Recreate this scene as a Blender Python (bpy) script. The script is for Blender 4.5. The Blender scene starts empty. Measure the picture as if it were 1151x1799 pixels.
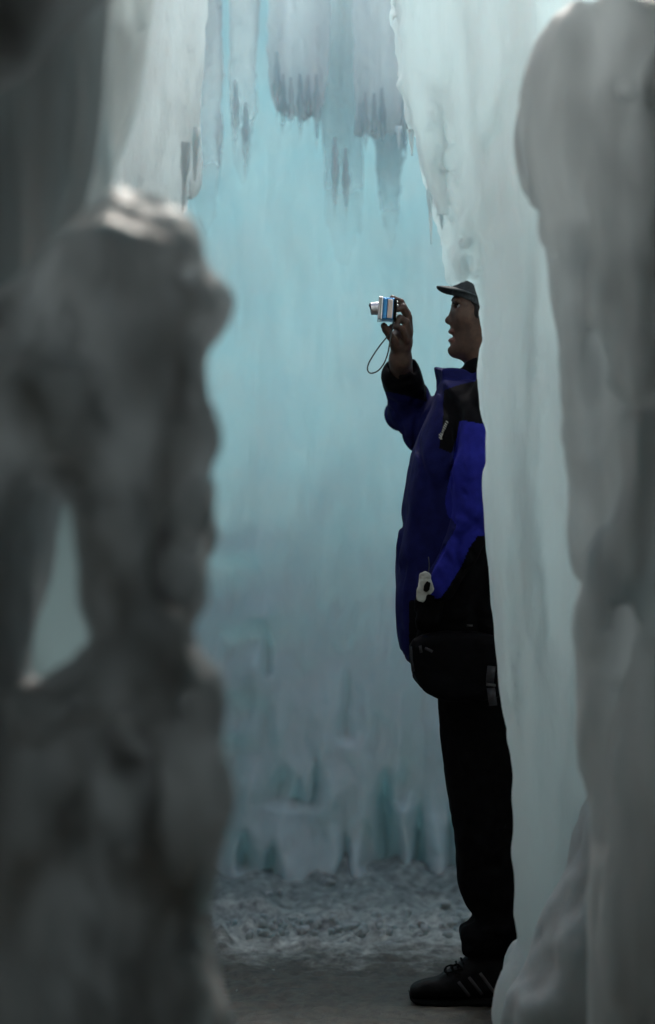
import bpy, math, random
import numpy as np
from mathutils import Vector, Matrix

random.seed(7)
S = bpy.context.scene
COL = S.collection

# ------------------------------------------------------------------ camera
FPX, CX, CY, CAMH = 4218.0, 575.5, 899.5, 1.21      # photo focal length and centre in photo pixels
cam_data = bpy.data.cameras.new('camera')
cam = bpy.data.objects.new('camera', cam_data); COL.objects.link(cam)
cam.location = (0, 0, CAMH); cam.rotation_euler = (math.radians(90), 0, 0)
cam_data.sensor_fit = 'VERTICAL'; cam_data.sensor_height = 36.0
cam_data.lens = 36.0 * FPX / 1799.0
cam_data.clip_start = 0.05; cam_data.clip_end = 500
cam_data.dof.use_dof = True; cam_data.dof.focus_distance = 5.85
cam_data.dof.aperture_fstop = 1.8
S.camera = cam

# ------------------------------------------------------------------ world, sun, exposure
SUN_EL, SUN_AZ = 40.0, 0.0          # sun beyond the back wall, over the open shaft
w = bpy.data.worlds.new('World'); S.world = w; w.use_nodes = True
nt = w.node_tree; nt.nodes.clear()
sky = nt.nodes.new('ShaderNodeTexSky'); sky.sky_type = 'NISHITA'; sky.sun_disc = False
sky.sun_elevation = math.radians(SUN_EL); sky.sun_rotation = math.radians(SUN_AZ)
sky.dust_density = 6.0; sky.air_density = 1.0; sky.ozone_density = 1.0
bg = nt.nodes.new('ShaderNodeBackground'); bg.inputs['Strength'].default_value = 0.05
wo = nt.nodes.new('ShaderNodeOutputWorld')
nt.links.new(sky.outputs[0], bg.inputs[0]); nt.links.new(bg.outputs[0], wo.inputs[0])
sd = bpy.data.lights.new('sun', 'SUN'); sd.energy = 2.2; sd.angle = math.radians(35); sd.color = (1.0, 0.96, 0.9)
sun = bpy.data.objects.new('sun', sd); COL.objects.link(sun)
sun.rotation_euler = (math.radians(-(90 - SUN_EL)), 0, 0)
S.view_settings.view_transform = 'Standard'; S.view_settings.look = 'None'
S.view_settings.gamma = 1.0; S.view_settings.use_curve_mapping = False
S.view_settings.exposure = 2.1
cy = S.cycles
cy.max_bounces = 12; cy.diffuse_bounces = 6; cy.glossy_bounces = 3; cy.transmission_bounces = 8
cy.transparent_max_bounces = 8; cy.use_denoising = True
cy.sample_clamp_indirect = 3.0; cy.caustics_reflective = False; cy.caustics_refractive = False

# ------------------------------------------------------------------ helpers
def P(px, py, Y):                    # a photo pixel seen at distance Y, as a world point
    return np.array([(px - CX) / FPX * Y, Y, CAMH - (py - CY) / FPX * Y])
def PP(px, py, y=6.0):               # person plane coordinates, fixed scale of 6 m
    return np.array([(px - CX) / 703.0, y, CAMH - (py - CY) / 703.0])
def U(n): return n / 703.0           # photo pixels at the person, in metres

def hash3(ix, iy, iz, seed):
    n = (ix.astype(np.int64) * 374761393 + iy.astype(np.int64) * 668265263 + iz.astype(np.int64) * 2147483647 + seed * 1274126177) & 0x7fffffff
    n = ((n ^ (n >> 13)) * 1274126177) & 0x7fffffff
    n = ((n ^ (n >> 16)) * 668265263) & 0x7fffffff
    return ((n ^ (n >> 15)) & 0xffff).astype(np.float32) / 32767.5 - 1.0
def noise(x, y, z, seed=0):
    x, y, z = np.broadcast_arrays(x, y, z)
    ix, iy, iz = np.floor(x), np.floor(y), np.floor(z)
    fx, fy, fz = x - ix, y - iy, z - iz
    fx = fx*fx*(3-2*fx); fy = fy*fy*(3-2*fy); fz = fz*fz*(3-2*fz)
    r = 0
    for a in (0, 1):
        wx = fx if a else 1 - fx
        for b in (0, 1):
            wy = fy if b else 1 - fy
            for c in (0, 1):
                wz = fz if c else 1 - fz
                r = r + wx * wy * wz * hash3(ix + a, iy + b, iz + c, seed)
    return r
def fbm(x, y, z, o=3, seed=0):
    s, a = 0, 1.0
    for i in range(o):
        s = s + a * noise(x * 2**i + 13.7 * i, y * 2**i + 5.1 * i, z * 2**i, seed + i); a *= 0.5
    return s
def sm(t): t = np.clip(t, 0, 1); return t*t*(3-2*t)

def poly_sd(poly, x, z):
    """signed distance to a closed polygon (negative inside)"""
    d = np.full(np.broadcast(x, z).shape, 1e9, dtype=np.float32); inside = np.zeros(d.shape, bool)
    n = len(poly)
    for i in range(n):
        ax, az = poly[i]; bx, bz = poly[(i + 1) % n]
        ex, ez = bx - ax, bz - az
        wx, wz = x - ax, z - az
        t = np.clip((wx * ex + wz * ez) / (ex * ex + ez * ez + 1e-12), 0, 1)
        d = np.minimum(d, (wx - ex * t) ** 2 + (wz - ez * t) ** 2)
        if abs(ez) > 1e-12:
            c = ((az > z) != (bz > z)) & (x < ex * (z - az) / ez + ax)
            inside ^= c
    d = np.sqrt(d)
    return np.where(inside, -d, d)
def smooth_poly(pts, it=1, closed=True):
    p = [np.array(q, float) for q in pts]
    for _ in range(it):
        q = []
        for i in range(len(p)):
            a, b = p[i], p[(i + 1) % len(p)]
            q += [a * .75 + b * .25, a * .25 + b * .75]
        p = q
    return p

class Field:
    def __init__(s, lo, hi, h):
        s.lo = np.array(lo, float); s.h = h
        s.n = np.ceil((np.array(hi, float) - s.lo) / h).astype(int) + 1
        s.a = np.full(s.n, 1.0, dtype=np.float32)
        s.ax = [(s.lo[i] + h * np.arange(s.n[i])).astype(np.float32) for i in range(3)]
    def box(s, lo, hi):
        i0 = np.maximum(np.floor((np.array(lo) - s.lo) / s.h).astype(int), 0)
        i1 = np.minimum(np.ceil((np.array(hi) - s.lo) / s.h).astype(int) + 1, s.n)
        i1 = np.maximum(i1, i0)
        sl = tuple(slice(i0[i], i1[i]) for i in range(3))
        return sl, s.ax[0][sl[0]][:, None, None], s.ax[1][sl[1]][None, :, None], s.ax[2][sl[2]][None, None, :]
    def merge(s, sl, d, k, op):
        if d.size == 0: return
        a = s.a[sl]; d = np.broadcast_to(d, a.shape).astype(np.float32)
        if op == 'add':
            if k > 0:
                hh = np.maximum(k - np.abs(a - d), 0) / k
                s.a[sl] = np.minimum(a, d) - hh * hh * k * .25
            else: s.a[sl] = np.minimum(a, d)
        elif op == 'sub':
            d = -d
            if k > 0:
                hh = np.maximum(k - np.abs(a - d), 0) / k
                s.a[sl] = np.maximum(a, d) + hh * hh * k * .25
            else: s.a[sl] = np.maximum(a, d)
    def ell(s, c, r, k=0.0, op='add', rot=None):
        c = np.array(c, float); r = np.array(r, float) * np.ones(3)
        m = (max(r) if rot is not None else r) + k + 3 * s.h
        sl, x, y, z = s.box(c - m, c + m)
        if min(s.a[sl].shape) == 0: return
        x, y, z = x - c[0], y - c[1], z - c[2]
        if rot is not None:
            R = np.array(Matrix.Rotation(-rot[0], 3, rot[1]))
            x, y, z = (R[0,0]*x+R[0,1]*y+R[0,2]*z, R[1,0]*x+R[1,1]*y+R[1,2]*z, R[2,0]*x+R[2,1]*y+R[2,2]*z)
        k0 = np.sqrt((x/r[0])**2 + (y/r[1])**2 + (z/r[2])**2)
        k1 = np.sqrt((x/r[0]**2)**2 + (y/r[1]**2)**2 + (z/r[2]**2)**2) + 1e-9
        s.merge(sl, k0 * (k0 - 1) / k1, k, op)
    def seg(s, x, y, z, a, b):
        e = b - a; L = float(e @ e) + 1e-12
        t = np.clip(((x-a[0])*e[0] + (y-a[1])*e[1] + (z-a[2])*e[2]) / L, 0, 1)
        return np.sqrt((x-a[0]-e[0]*t)**2 + (y-a[1]-e[1]*t)**2 + (z-a[2]-e[2]*t)**2), t
    def cone(s, a, b, ra, rb, k=0.0, op='add'):
        a = np.array(a, float); b = np.array(b, float); m = max(ra, rb) + k + 3 * s.h
        sl, x, y, z = s.box(np.minimum(a, b) - m, np.maximum(a, b) + m)
        if min(s.a[sl].shape) == 0: return
        d, t = s.seg(x, y, z, a, b)
        s.merge(sl, d - (ra + (rb - ra) * t), k, op)
    def chain(s, pts, rs, k=0.0, op='add', kj=None):
        for i in range(len(pts) - 1):
            s.cone(pts[i], pts[i+1], rs[i], rs[i+1], k if i == 0 else (kj if kj is not None else k), op)
    def bump(s, a, b, w, depth):
        """a soft groove (depth > 0) or ridge (depth < 0) along a segment"""
        a = np.array(a, float); b = np.array(b, float); m = 3 * w
        sl, x, y, z = s.box(np.minimum(a, b) - m, np.maximum(a, b) + m)
        if min(s.a[sl].shape) == 0: return
        d, t = s.seg(x, y, z, a, b)
        s.a[sl] += (depth * np.exp(-(d / w) ** 2)).astype(np.float32)
    def extrude(s, poly, y0, half, r, k=0.0, op='add', lean=None):
        """outline (x,z) given thickness along Y with rounded rims"""
        P_ = np.array(poly); m = k + 3 * s.h
        lo = (P_[:,0].min() - m, y0 - half - m, P_[:,1].min() - m); hi = (P_[:,0].max() + m, y0 + half + m, P_[:,1].max() + m)
        sl, x, y, z = s.box(lo, hi)
        d2 = poly_sd(poly, x[:, 0, :], z[:, 0, :])[:, None, :]
        hf = half if not callable(half) else half(x, z)
        yy = np.abs(y - y0) - hf
        u, v = d2 + r, yy + r
        d = np.sqrt(np.maximum(u, 0)**2 + np.maximum(v, 0)**2) + np.minimum(np.maximum(u, v), 0) - r
        s.merge(sl, d, k, op)
    def rough(s, amp, fx, fy, fz, o=3, seed=0):
        near = np.abs(s.a) < amp * 2.5 + 2.5 * s.h
        i = np.nonzero(near)
        x, y, z = s.ax[0][i[0]], s.ax[1][i[1]], s.ax[2][i[2]]
        s.a[i] += (amp * fbm(x * fx, y * fy, z * fz, o, seed)).astype(np.float32)
    def mesh(s, smooth=1):
        A = s.a
        A[0], A[-1] = 1, 1; A[:, 0], A[:, -1] = 1, 1; A[:, :, 0], A[:, :, -1] = 1, 1
        I = A < 0
        n = np.array(A.shape) - 1
        any_ = np.zeros(n, bool); all_ = np.ones(n, bool)
        cs = [(a, b, c) for a in (0, 1) for b in (0, 1) for c in (0, 1)]
        for a, b, c in cs:
            q = I[a:a+n[0], b:b+n[1], c:c+n[2]]; any_ |= q; all_ &= q
        mask = any_ & ~all_
        idx = np.argwhere(mask)
        vid = np.full(n, -1, np.int32); vid[mask] = np.arange(len(idx))
        val = {c: A[idx[:,0]+c[0], idx[:,1]+c[1], idx[:,2]+c[2]] for c in cs}
        acc = np.zeros((len(idx), 3)); cnt = np.zeros(len(idx))
        for c in cs:
            for ax in range(3):
                if c[ax] == 0:
                    d = list(c); d[ax] = 1; d = tuple(d)
                    va, vb = val[c], val[d]
                    cr = (va < 0) != (vb < 0)
                    t = np.where(cr, va / np.where(cr, va - vb, 1), 0)
                    p = np.zeros((len(idx), 3)); p[:] = c; p[:, ax] = t
                    acc[cr] += p[cr]; cnt[cr] += 1
        V = idx + acc / cnt[:, None]
        F = []
        for ax in range(3):
            o1, o2 = [(1, 2), (2, 0), (0, 1)][ax]
            sl0 = [slice(None)]*3; sl1 = [slice(None)]*3
            sl0[ax] = slice(0, -1); sl1[ax] = slice(1, None)
            a, b = I[tuple(sl0)], I[tuple(sl1)]
            e = np.argwhere(a != b)
            e = e[(e[:, o1] > 0) & (e[:, o2] > 0) & (e[:, o1] < n[o1]) & (e[:, o2] < n[o2])]
            fl = a[e[:,0], e[:,1], e[:,2]]
            def g(d1, d2):
                q = e.copy(); q[:, o1] += d1; q[:, o2] += d2; return vid[q[:,0], q[:,1], q[:,2]]
            f = np.stack([g(-1,-1), g(0,-1), g(0,0), g(-1,0)], 1)
            f[~fl] = f[~fl][:, ::-1]
            F.append(f)
        F = np.concatenate(F)
        for _ in range(smooth):
            acc = np.zeros_like(V); cnt = np.zeros(len(V))
            for i in range(4):
                j = F[:, (i+1) % 4]; m = F[:, i]
                for k_ in range(3):
                    acc[:, k_] += np.bincount(m, V[j, k_], len(V)) + np.bincount(j, V[m, k_], len(V))
                cnt += np.bincount(m, None, len(V)) + np.bincount(j, None, len(V))
            V = V * .5 + acc / np.maximum(cnt, 1)[:, None] * .5
        return V * s.h + s.lo, F

def link(name, V, F, mats, parent=None, matf=None, flat=False):
    me = bpy.data.meshes.new(name)
    V = np.asarray(V, np.float32); F = np.asarray(F, np.int32)
    me.vertices.add(len(V)); me.vertices.foreach_set('co', V.ravel())
    k = F.shape[1]
    me.loops.add(F.size); me.loops.foreach_set('vertex_index', F.ravel())
    me.polygons.add(len(F)); me.polygons.foreach_set('loop_start', np.arange(0, F.size, k, dtype=np.int32))
    if not flat: me.polygons.foreach_set('use_smooth', np.ones(len(F), bool))
    if not isinstance(mats, (list, tuple)): mats = [mats]
    for m in mats: me.materials.append(m)
    if matf is not None:
        c = V[F].mean(1)
        me.polygons.foreach_set('material_index', np.asarray(matf(c), np.int32))
    me.update(calc_edges=True); me.validate()
    o = bpy.data.objects.new(name, me); COL.objects.link(o)
    if parent is not None: o.parent = parent; o.matrix_parent_inverse = parent.matrix_world.inverted()
    return o
def rebase(o, loc):
    """put a top-level mesh's origin at its base"""
    loc = Vector([float(q) for q in loc])
    o.data.transform(Matrix.Translation(-loc)); o.location = loc
def tag(o, label=None, cat=None, group=None, kind=None):
    if label: o['label'] = label
    if cat: o['category'] = cat
    if group: o['group'] = group
    if kind: o['kind'] = kind
    return o
def empty(name, loc, label, cat, group=None):
    o = bpy.data.objects.new(name, None); COL.objects.link(o); o.location = [float(q) for q in loc]
    o.empty_display_size = .1
    bpy.context.view_layer.update()
    return tag(o, label, cat, group)
def tube(pts, rs, seg=10, cap=True):
    pts = [np.array(p, float) for p in pts]
    if not hasattr(rs, '__len__'): rs = [rs] * len(pts)
    V, F = [], []; up = np.array([0.13, 1, .21])
    for i, p in enumerate(pts):
        t = pts[min(i+1, len(pts)-1)] - pts[max(i-1, 0)]; t /= np.linalg.norm(t) + 1e-9
        u = np.cross(t, up); u /= np.linalg.norm(u) + 1e-9; v = np.cross(t, u); 
        for j in range(seg):
            a = 2*math.pi*j/seg; V.append(p + rs[i]*(math.cos(a)*u + math.sin(a)*v))
    for i in range(len(pts)-1):
        for j in range(seg):
            a, b = i*seg+j, i*seg+(j+1) % seg
            F.append((a, b, b+seg, a+seg))
    if cap:
        for base, flip in ((0, 1), ((len(pts)-1)*seg, 0)):
            V.append(pts[0] if flip else pts[-1]); c = len(V)-1
            for j in range(0, seg, 2):
                q = (c, base+j, base+(j+1) % seg, base+(j+2) % seg)
                F.append(q[::-1] if flip else q)
    return np.array(V), np.array(F)
def catmull(pts, n=8):
    pts = [np.array(p, float) for p in pts]; out = []
    q = [2*pts[0]-pts[1]] + pts + [2*pts[-1]-pts[-2]]
    for i in range(1, len(q)-2):
        for k in range(n):
            t = k/n
            out.append(.5*((2*q[i]) + (-q[i-1]+q[i+1])*t + (2*q[i-1]-5*q[i]+4*q[i+1]-q[i+2])*t*t + (-q[i-1]+3*q[i]-3*q[i+1]+q[i+2])*t**3))
    out.append(pts[-1]); return out
def join(*vf):
    V, F, n = [], [], 0
    for v, f in vf:
        V.append(np.asarray(v)); F.append(np.asarray(f) + n); n += len(v)
    return np.concatenate(V), np.concatenate(F)

# ------------------------------------------------------------------ materials
def new_mat(name):
    m = bpy.data.materials.new(name); m.use_nodes = True
    n = m.node_tree; n.nodes.clear()
    out = n.nodes.new('ShaderNodeOutputMaterial')
    return m, n, out
def N(n, t, **kw):
    o = n.nodes.new(t)
    for k, v in kw.items():
        if k in o.inputs.keys(): o.inputs[k].default_value = v
        else: setattr(o, k, v)
    return o
def ice_mat(name, c1, c2, transl=0.3, tcol=None, rough=.35, sss=.05, spec=.4, bump=.25, bscale=18, stretch=(1, 1, .3), sparkle=0.0, mottle=2.2, tvar=.5, tvs=1.3, tcol2=None, clear=None):
    m, n, out = new_mat(name); L = n.links.new
    tc = N(n, 'ShaderNodeNewGeometry')
    mp = N(n, 'ShaderNodeMapping'); mp.inputs['Scale'].default_value = stretch
    L(tc.outputs['Position'], mp.inputs[0])
    nz = N(n, 'ShaderNodeTexNoise', Scale=mottle, Detail=5.0, Roughness=.6); L(mp.outputs[0], nz.inputs['Vector'])
    rp = N(n, 'ShaderNodeValToRGB'); L(nz.outputs[0], rp.inputs[0])
    rp.color_ramp.elements[0].position = .32; rp.color_ramp.elements[1].position = .68
    rp.color_ramp.elements[0].color = (*c1, 1); rp.color_ramp.elements[1].color = (*c2, 1)
    nb = N(n, 'ShaderNodeTexNoise', Scale=bscale, Detail=6.0, Roughness=.6); L(mp.outputs[0], nb.inputs['Vector'])
    bp = N(n, 'ShaderNodeBump', Strength=bump, Distance=.02); L(nb.outputs[0], bp.inputs['Height'])
    p = N(n, 'ShaderNodeBsdfPrincipled'); L(rp.outputs[0], p.inputs['Base Color'])
    p.inputs['Roughness'].default_value = rough; p.inputs['IOR'].default_value = 1.31
    p.inputs['Specular IOR Level'].default_value = spec
    L(bp.outputs[0], p.inputs['Normal'])
    if sss:
        p.inputs['Subsurface Weight'].default_value = 1.0
        p.inputs['Subsurface Radius'].default_value = (.6, .9, 1.0); p.inputs['Subsurface Scale'].default_value = sss
    t = N(n, 'ShaderNodeBsdfTranslucent'); L(bp.outputs[0], t.inputs['Normal'])
    t.inputs[0].default_value = (*(tcol or c2), 1)
    if tcol2:
        nf = N(n, 'ShaderNodeTexNoise', Scale=mottle * 1.7, Detail=7.0, Roughness=.72); L(tc.outputs['Position'], nf.inputs['Vector'])
        rt = N(n, 'ShaderNodeValToRGB'); L(nf.outputs[0], rt.inputs[0]); rt.color_ramp.elements[0].position = .38; rt.color_ramp.elements[1].position = .62
        rt.color_ramp.elements[0].color = (*tcol, 1); rt.color_ramp.elements[1].color = (*tcol2, 1); L(rt.outputs[0], t.inputs[0])
    mx = N(n, 'ShaderNodeMixShader')
    nv = N(n, 'ShaderNodeTexNoise', Scale=mottle * tvs, Detail=3.0, Roughness=.55, Distortion=.4); L(mp.outputs[0], nv.inputs['Vector'])
    vr = N(n, 'ShaderNodeMapRange'); L(nv.outputs[0], vr.inputs[0])
    vr.inputs[1].default_value = .33; vr.inputs[2].default_value = .67
    vr.inputs[3].default_value = transl * (1 - tvar); vr.inputs[4].default_value = min(.95, transl * (1 + tvar)); L(vr.outputs[0], mx.inputs[0])
    L(p.outputs[0], mx.inputs[1]); L(t.outputs[0], mx.inputs[2]); last = mx
    if clear:      # thin tips of hanging ice are clear
        cg = N(n, 'ShaderNodeTexCoord'); cx = N(n, 'ShaderNodeSeparateXYZ'); L(cg.outputs['Generated'], cx.inputs[0])
        cm = N(n, 'ShaderNodeMapRange'); cm.interpolation_type = 'SMOOTHSTEP'; L(cx.outputs[2], cm.inputs[0])
        cm.inputs[1].default_value = 0; cm.inputs[2].default_value = clear; cm.inputs[3].default_value = .97; cm.inputs[4].default_value = .12
        tr = N(n, 'ShaderNodeBsdfTransparent'); m3 = N(n, 'ShaderNodeMixShader'); L(cm.outputs[0], m3.inputs[0]); L(last.outputs[0], m3.inputs[1]); L(tr.outputs[0], m3.inputs[2]); last = m3
    if sparkle:
        g = N(n, 'ShaderNodeBsdfGlossy', Roughness=.08); vz = N(n, 'ShaderNodeTexNoise', Scale=90.0, Detail=2.0)
        b2 = N(n, 'ShaderNodeBump', Strength=1.0, Distance=.02); L(vz.outputs[0], b2.inputs['Height']); L(b2.outputs[0], g.inputs['Normal'])
        m2 = N(n, 'ShaderNodeMixShader'); m2.inputs[0].default_value = sparkle
        L(last.outputs[0], m2.inputs[1]); L(g.outputs[0], m2.inputs[2]); last = m2
    L(last.outputs[0], out.inputs[0])
    return m
def plain(name, col, rough=.6, metal=0, spec=.3, bump=0, bscale=200, sheen=0, col2=None, sss=0):
    m, n, out = new_mat(name); L = n.links.new
    p = N(n, 'ShaderNodeBsdfPrincipled'); p.inputs['Roughness'].default_value = rough; p.inputs['Metallic'].default_value = metal
    p.inputs['Specular IOR Level'].default_value = spec
    tc = N(n, 'ShaderNodeNewGeometry')
    nz = N(n, 'ShaderNodeTexNoise', Scale=bscale * .15, Detail=5.0); L(tc.outputs['Position'], nz.inputs['Vector'])
    rp = N(n, 'ShaderNodeValToRGB'); L(nz.outputs[0], rp.inputs[0])
    c2 = col2 or tuple(min(1, q * 1.35 + .001) for q in col)
    rp.color_ramp.elements[0].position = .35; rp.color_ramp.elements[1].position = .65
    rp.color_ramp.elements[0].color = (*col, 1); rp.color_ramp.elements[1].color = (*c2, 1)
    L(rp.outputs[0], p.inputs['Base Color'])
    if bump:
        nb = N(n, 'ShaderNodeTexNoise', Scale=float(bscale), Detail=3.0); L(tc.outputs['Position'], nb.inputs['Vector'])
        bp = N(n, 'ShaderNodeBump', Strength=bump, Distance=.002); L(nb.outputs[0], bp.inputs['Height']); L(bp.outputs[0], p.inputs['Normal'])
    if sheen: p.inputs['Sheen Weight'].default_value = sheen
    if sss: p.inputs['Subsurface Weight'].default_value = sss; p.inputs['Subsurface Scale'].default_value = .01
    L(p.outputs[0], out.inputs[0])
    return m

M_back = ice_mat('blue_ice', (.56, .65, .67), (.66, .73, .75), .37, (.48, .74, .805), .5, .05, .2, .3, 14, (1, 1, .5), mottle=3, tvar=.15, tcol2=(.59, .76, .80))
M_sheet = ice_mat('hanging_ice', (.58, .68, .70), (.76, .80, .81), .72, (.72, .80, .83), .35, .03, .4, .5, 22, (1.5, 1, .15), mottle=5)
M_faint = ice_mat('clear_tipped_ice', (.58, .68, .70), (.66, .72, .73), .40, (.60, .72, .76), .4, .03, .3, .4, 22, (1.5, 1, .15), mottle=5, clear=.75)
M_curt = ice_mat('curtain_ice', (.68, .73, .74), (.78, .81, .82), .5, (.72, .84, .87), .35, .05, .35, .35, 16, (1.2, 1, .12), mottle=2.5)
M_clear = ice_mat('wet_ice', (.66, .715, .73), (.80, .84, .855), .52, (.77, .86, .89), .22, .03, .5, .8, 30, (1.3, 1, .3), sparkle=.06, mottle=4)
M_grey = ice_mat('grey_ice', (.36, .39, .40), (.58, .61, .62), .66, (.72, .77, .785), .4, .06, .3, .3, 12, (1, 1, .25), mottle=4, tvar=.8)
M_dark = ice_mat('mottled_dark_ice', (.17, .178, .182), (.50, .535, .55), .42, (.60, .66, .69), .45, .06, .25, .3, 12, (1.2, 1, .5), mottle=5.5, tvar=.85)  # darker and paler grey patches at random
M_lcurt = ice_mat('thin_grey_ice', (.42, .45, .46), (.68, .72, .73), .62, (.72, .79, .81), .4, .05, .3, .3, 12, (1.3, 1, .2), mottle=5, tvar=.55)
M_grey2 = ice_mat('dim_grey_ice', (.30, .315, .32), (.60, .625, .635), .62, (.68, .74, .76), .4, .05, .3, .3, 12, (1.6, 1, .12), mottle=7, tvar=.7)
M_foot_shade = ice_mat('foot_shade_ice', (.40, .44, .45), (.54, .58, .59), .25, (.5, .6, .63), .5, .06, .2, .3, 12, (1, 1, .6))  # darker tone standing for the shade at the right curtain's foot
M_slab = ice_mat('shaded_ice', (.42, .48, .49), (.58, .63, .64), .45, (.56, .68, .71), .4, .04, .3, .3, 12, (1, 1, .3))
M_shell = plain('packed_snow', (.40, .40, .39), .8, bump=.3, bscale=20)

# ------------------------------------------------------------------ ground
def build_floor():
    xs = np.concatenate([np.linspace(-40, -1.8, 12), np.linspace(-1.7, 1.9, 260), np.linspace(2, 40, 12)])
    ys = np.concatenate([np.linspace(-20, 4.0, 20), np.linspace(4.1, 8.6, 330), np.linspace(8.8, 60, 14)])
    X, Y = np.meshgrid(xs, ys, indexing='ij')
    inz = sm((X + 2.2) / .6) * sm((2.4 - X) / .6) * sm((Y - 3.5) / .6) * sm((9 - Y) / .4)
    Z = .012 * fbm(X * 3, Y * 3, 0 * X, 4, 3) + .010 * fbm(X * 17, Y * 22, 0 * X, 3, 5)
    bank = sm((Y - 6.75 - .12 * noise(X * 2.1, 0*X, 0*X, 9)) / .75)
    Z += bank * (.015 + .025 * fbm(X * 3, Y * 4, 0*X, 3, 11)) + sm((Y - 7.05) / .12) * .02 * (1 + fbm(X * 9, Y * 9, 0*X, 2, 14))
    Z += sm((Y - 7.4 - .1 * noise(X * 3, 0*X, 0*X, 10)) / .35) * (.03 + .02 * fbm(X * 4, Y * 4, 0*X, 3, 12))
    lump = sm((Y - 6.35) / .5)
    band = sm((Y - 6.55) / .15) * sm((7.2 - Y) / .2)
    Z += lump * .010 * np.maximum(fbm(X * 14, Y * 11, 0*X, 3, 21), 0) + band * .034 * np.maximum(fbm(X * 13, Y * 9, 0*X, 4, 24), 0)
    # flat where the walker stands
    st = np.exp(-(((X - .36) / .30) ** 2 + ((Y - 6.0) / .28) ** 2))
    Z = Z * inz * (1 - .85 * st) - .004 * st
    Z = np.where(inz > 0, Z, 0)
    V = np.stack([X, Y, Z], -1).reshape(-1, 3)
    nx, ny = len(xs), len(ys)
    i, j = np.meshgrid(np.arange(nx-1), np.arange(ny-1), indexing='ij')
    a = (i * ny + j).ravel()
    F = np.stack([a, a + ny, a + ny + 1, a + 1], 1)
    m, n, out = new_mat('trodden_snow'); L = n.links.new
    g = N(n, 'ShaderNodeNewGeometry'); sx = N(n, 'ShaderNodeSeparateXYZ'); L(g.outputs['Position'], sx.inputs[0])
    nz = N(n, 'ShaderNodeTexNoise', Scale=7.0, Detail=10.0, Roughness=.78); L(g.outputs['Position'], nz.inputs['Vector'])
    # trodden grit on the path, cleaner snow on the bank at the wall's foot
    mr = N(n, 'ShaderNodeMapRange'); mr.inputs[1].default_value = 6.25; mr.inputs[2].default_value = 7.35
    ad = N(n, 'ShaderNodeMath', operation='MULTIPLY_ADD'); ad.inputs[1].default_value = 1.5; L(nz.outputs[0], ad.inputs[0]); 
    sb = N(n, 'ShaderNodeMath', operation='SUBTRACT'); L(sx.outputs[1], sb.inputs[0]); sb.inputs[1].default_value = .75
    L(sb.outputs[0], ad.inputs[2]); L(ad.outputs[0], mr.inputs[0])
    rp = N(n, 'ShaderNodeValToRGB'); L(mr.outputs[0], rp.inputs[0])
    rp.color_ramp.elements[0].color = (.060, .054, .042, 1); rp.color_ramp.elements[1].color = (.38, .40, .39, 1)
    n2 = N(n, 'ShaderNodeTexNoise', Scale=32.0, Detail=6.0, Roughness=.7); L(g.outputs['Position'], n2.inputs['Vector'])
    r2 = N(n, 'ShaderNodeValToRGB'); L(n2.outputs[0], r2.inputs[0]); r2.color_ramp.elements[0].position = .35; r2.color_ramp.elements[1].position = .7
    r2.color_ramp.elements[0].color = (.4, .4, .4, 1); r2.color_ramp.elements[1].color = (1.75, 1.7, 1.6, 1)
    mu = N(n, 'ShaderNodeMix', data_type='RGBA', blend_type='MULTIPLY'); mu.inputs[0].default_value = 1
    e = rp.color_ramp.elements.new(.5); e.color = (.40, .42, .41, 1)
    rp.color_ramp.elements[0].position = .12; rp.color_ramp.elements[-1].color = (.21, .245, .25, 1)
    L(rp.outputs[0], mu.inputs[6]); L(r2.outputs[0], mu.inputs[7])
    p = N(n, 'ShaderNodeBsdfPrincipled'); L(mu.outputs[2], p.inputs['Base Color']); p.inputs['Roughness'].default_value = .55
    bp = N(n, 'ShaderNodeBump', Strength=.6, Distance=.01); L(n2.outputs[0], bp.inputs['Height']); L(bp.outputs[0], p.inputs['Normal'])
    L(p.outputs[0], out.inputs[0])
    o = link('ground', V, F, m); tag(o, kind='structure')
build_floor()

# ------------------------------------------------------------------ shell of the passage (roof over the camera, side and rear walls)
def blockmesh(x0, x1, y0, y1, z0, z1):
    V = [(x, y, z) for x in (x0, x1) for y in (y0, y1) for z in (z0, z1)]
    F = [(0,1,3,2), (4,6,7,5), (0,4,5,1), (2,3,7,6), (0,2,6,4), (1,5,7,3)]
    return np.array(V, float), np.array(F)
def shell(name, b, kind='structure'):
    lo, hi = np.array(b[0::2], float), np.array(b[1::2], float)
    h = .12
    f = Field(lo - .5, hi + .5, h)
    c = (lo + hi) / 2; e = (hi - lo) / 2 - .15
    x = f.ax[0][:, None, None] - c[0]; y = f.ax[1][None, :, None] - c[1]; z = f.ax[2][None, None, :] - c[2]
    qx, qy, qz = np.abs(x) - e[0], np.abs(y) - e[1], np.abs(z) - e[2]
    f.a[:] = np.sqrt(np.maximum(qx, 0)**2 + np.maximum(qy, 0)**2 + np.maximum(qz, 0)**2) + np.minimum(np.maximum(qx, np.maximum(qy, qz)), 0) - .15
    f.rough(.12, 1.5, 1.5, .8, 3, 4)
    V, F = f.mesh(1)
    o = link(name, V, F, M_shell); tag(o, kind=kind); return o
OPEN_Y0 = 3.8
shell('ceiling', (-2.6, 2.6, -3.4, OPEN_Y0, 2.6, 3.3))
shell('shade_block', (-2.6, -.55, OPEN_Y0 - .2, 4.5, 2.35, 3.2))  # unseen block added to shade the left foreground
shell('shade_block', (.42, 2.6, OPEN_Y0 - .2, 5.0, 2.36, 3.2))  # unseen block added to keep sun off the right column and curtain
shell('wall_left', (-2.7, -1.9, -3.4, 8.6, -.3, 3.5))
shell('wall_right', (1.9, 2.7, -3.4, 8.6, -.3, 3.5))
shell('wall_rear', (-2.4, 2.4, -3.6, -2.9, -.3, 3.2))

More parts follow.
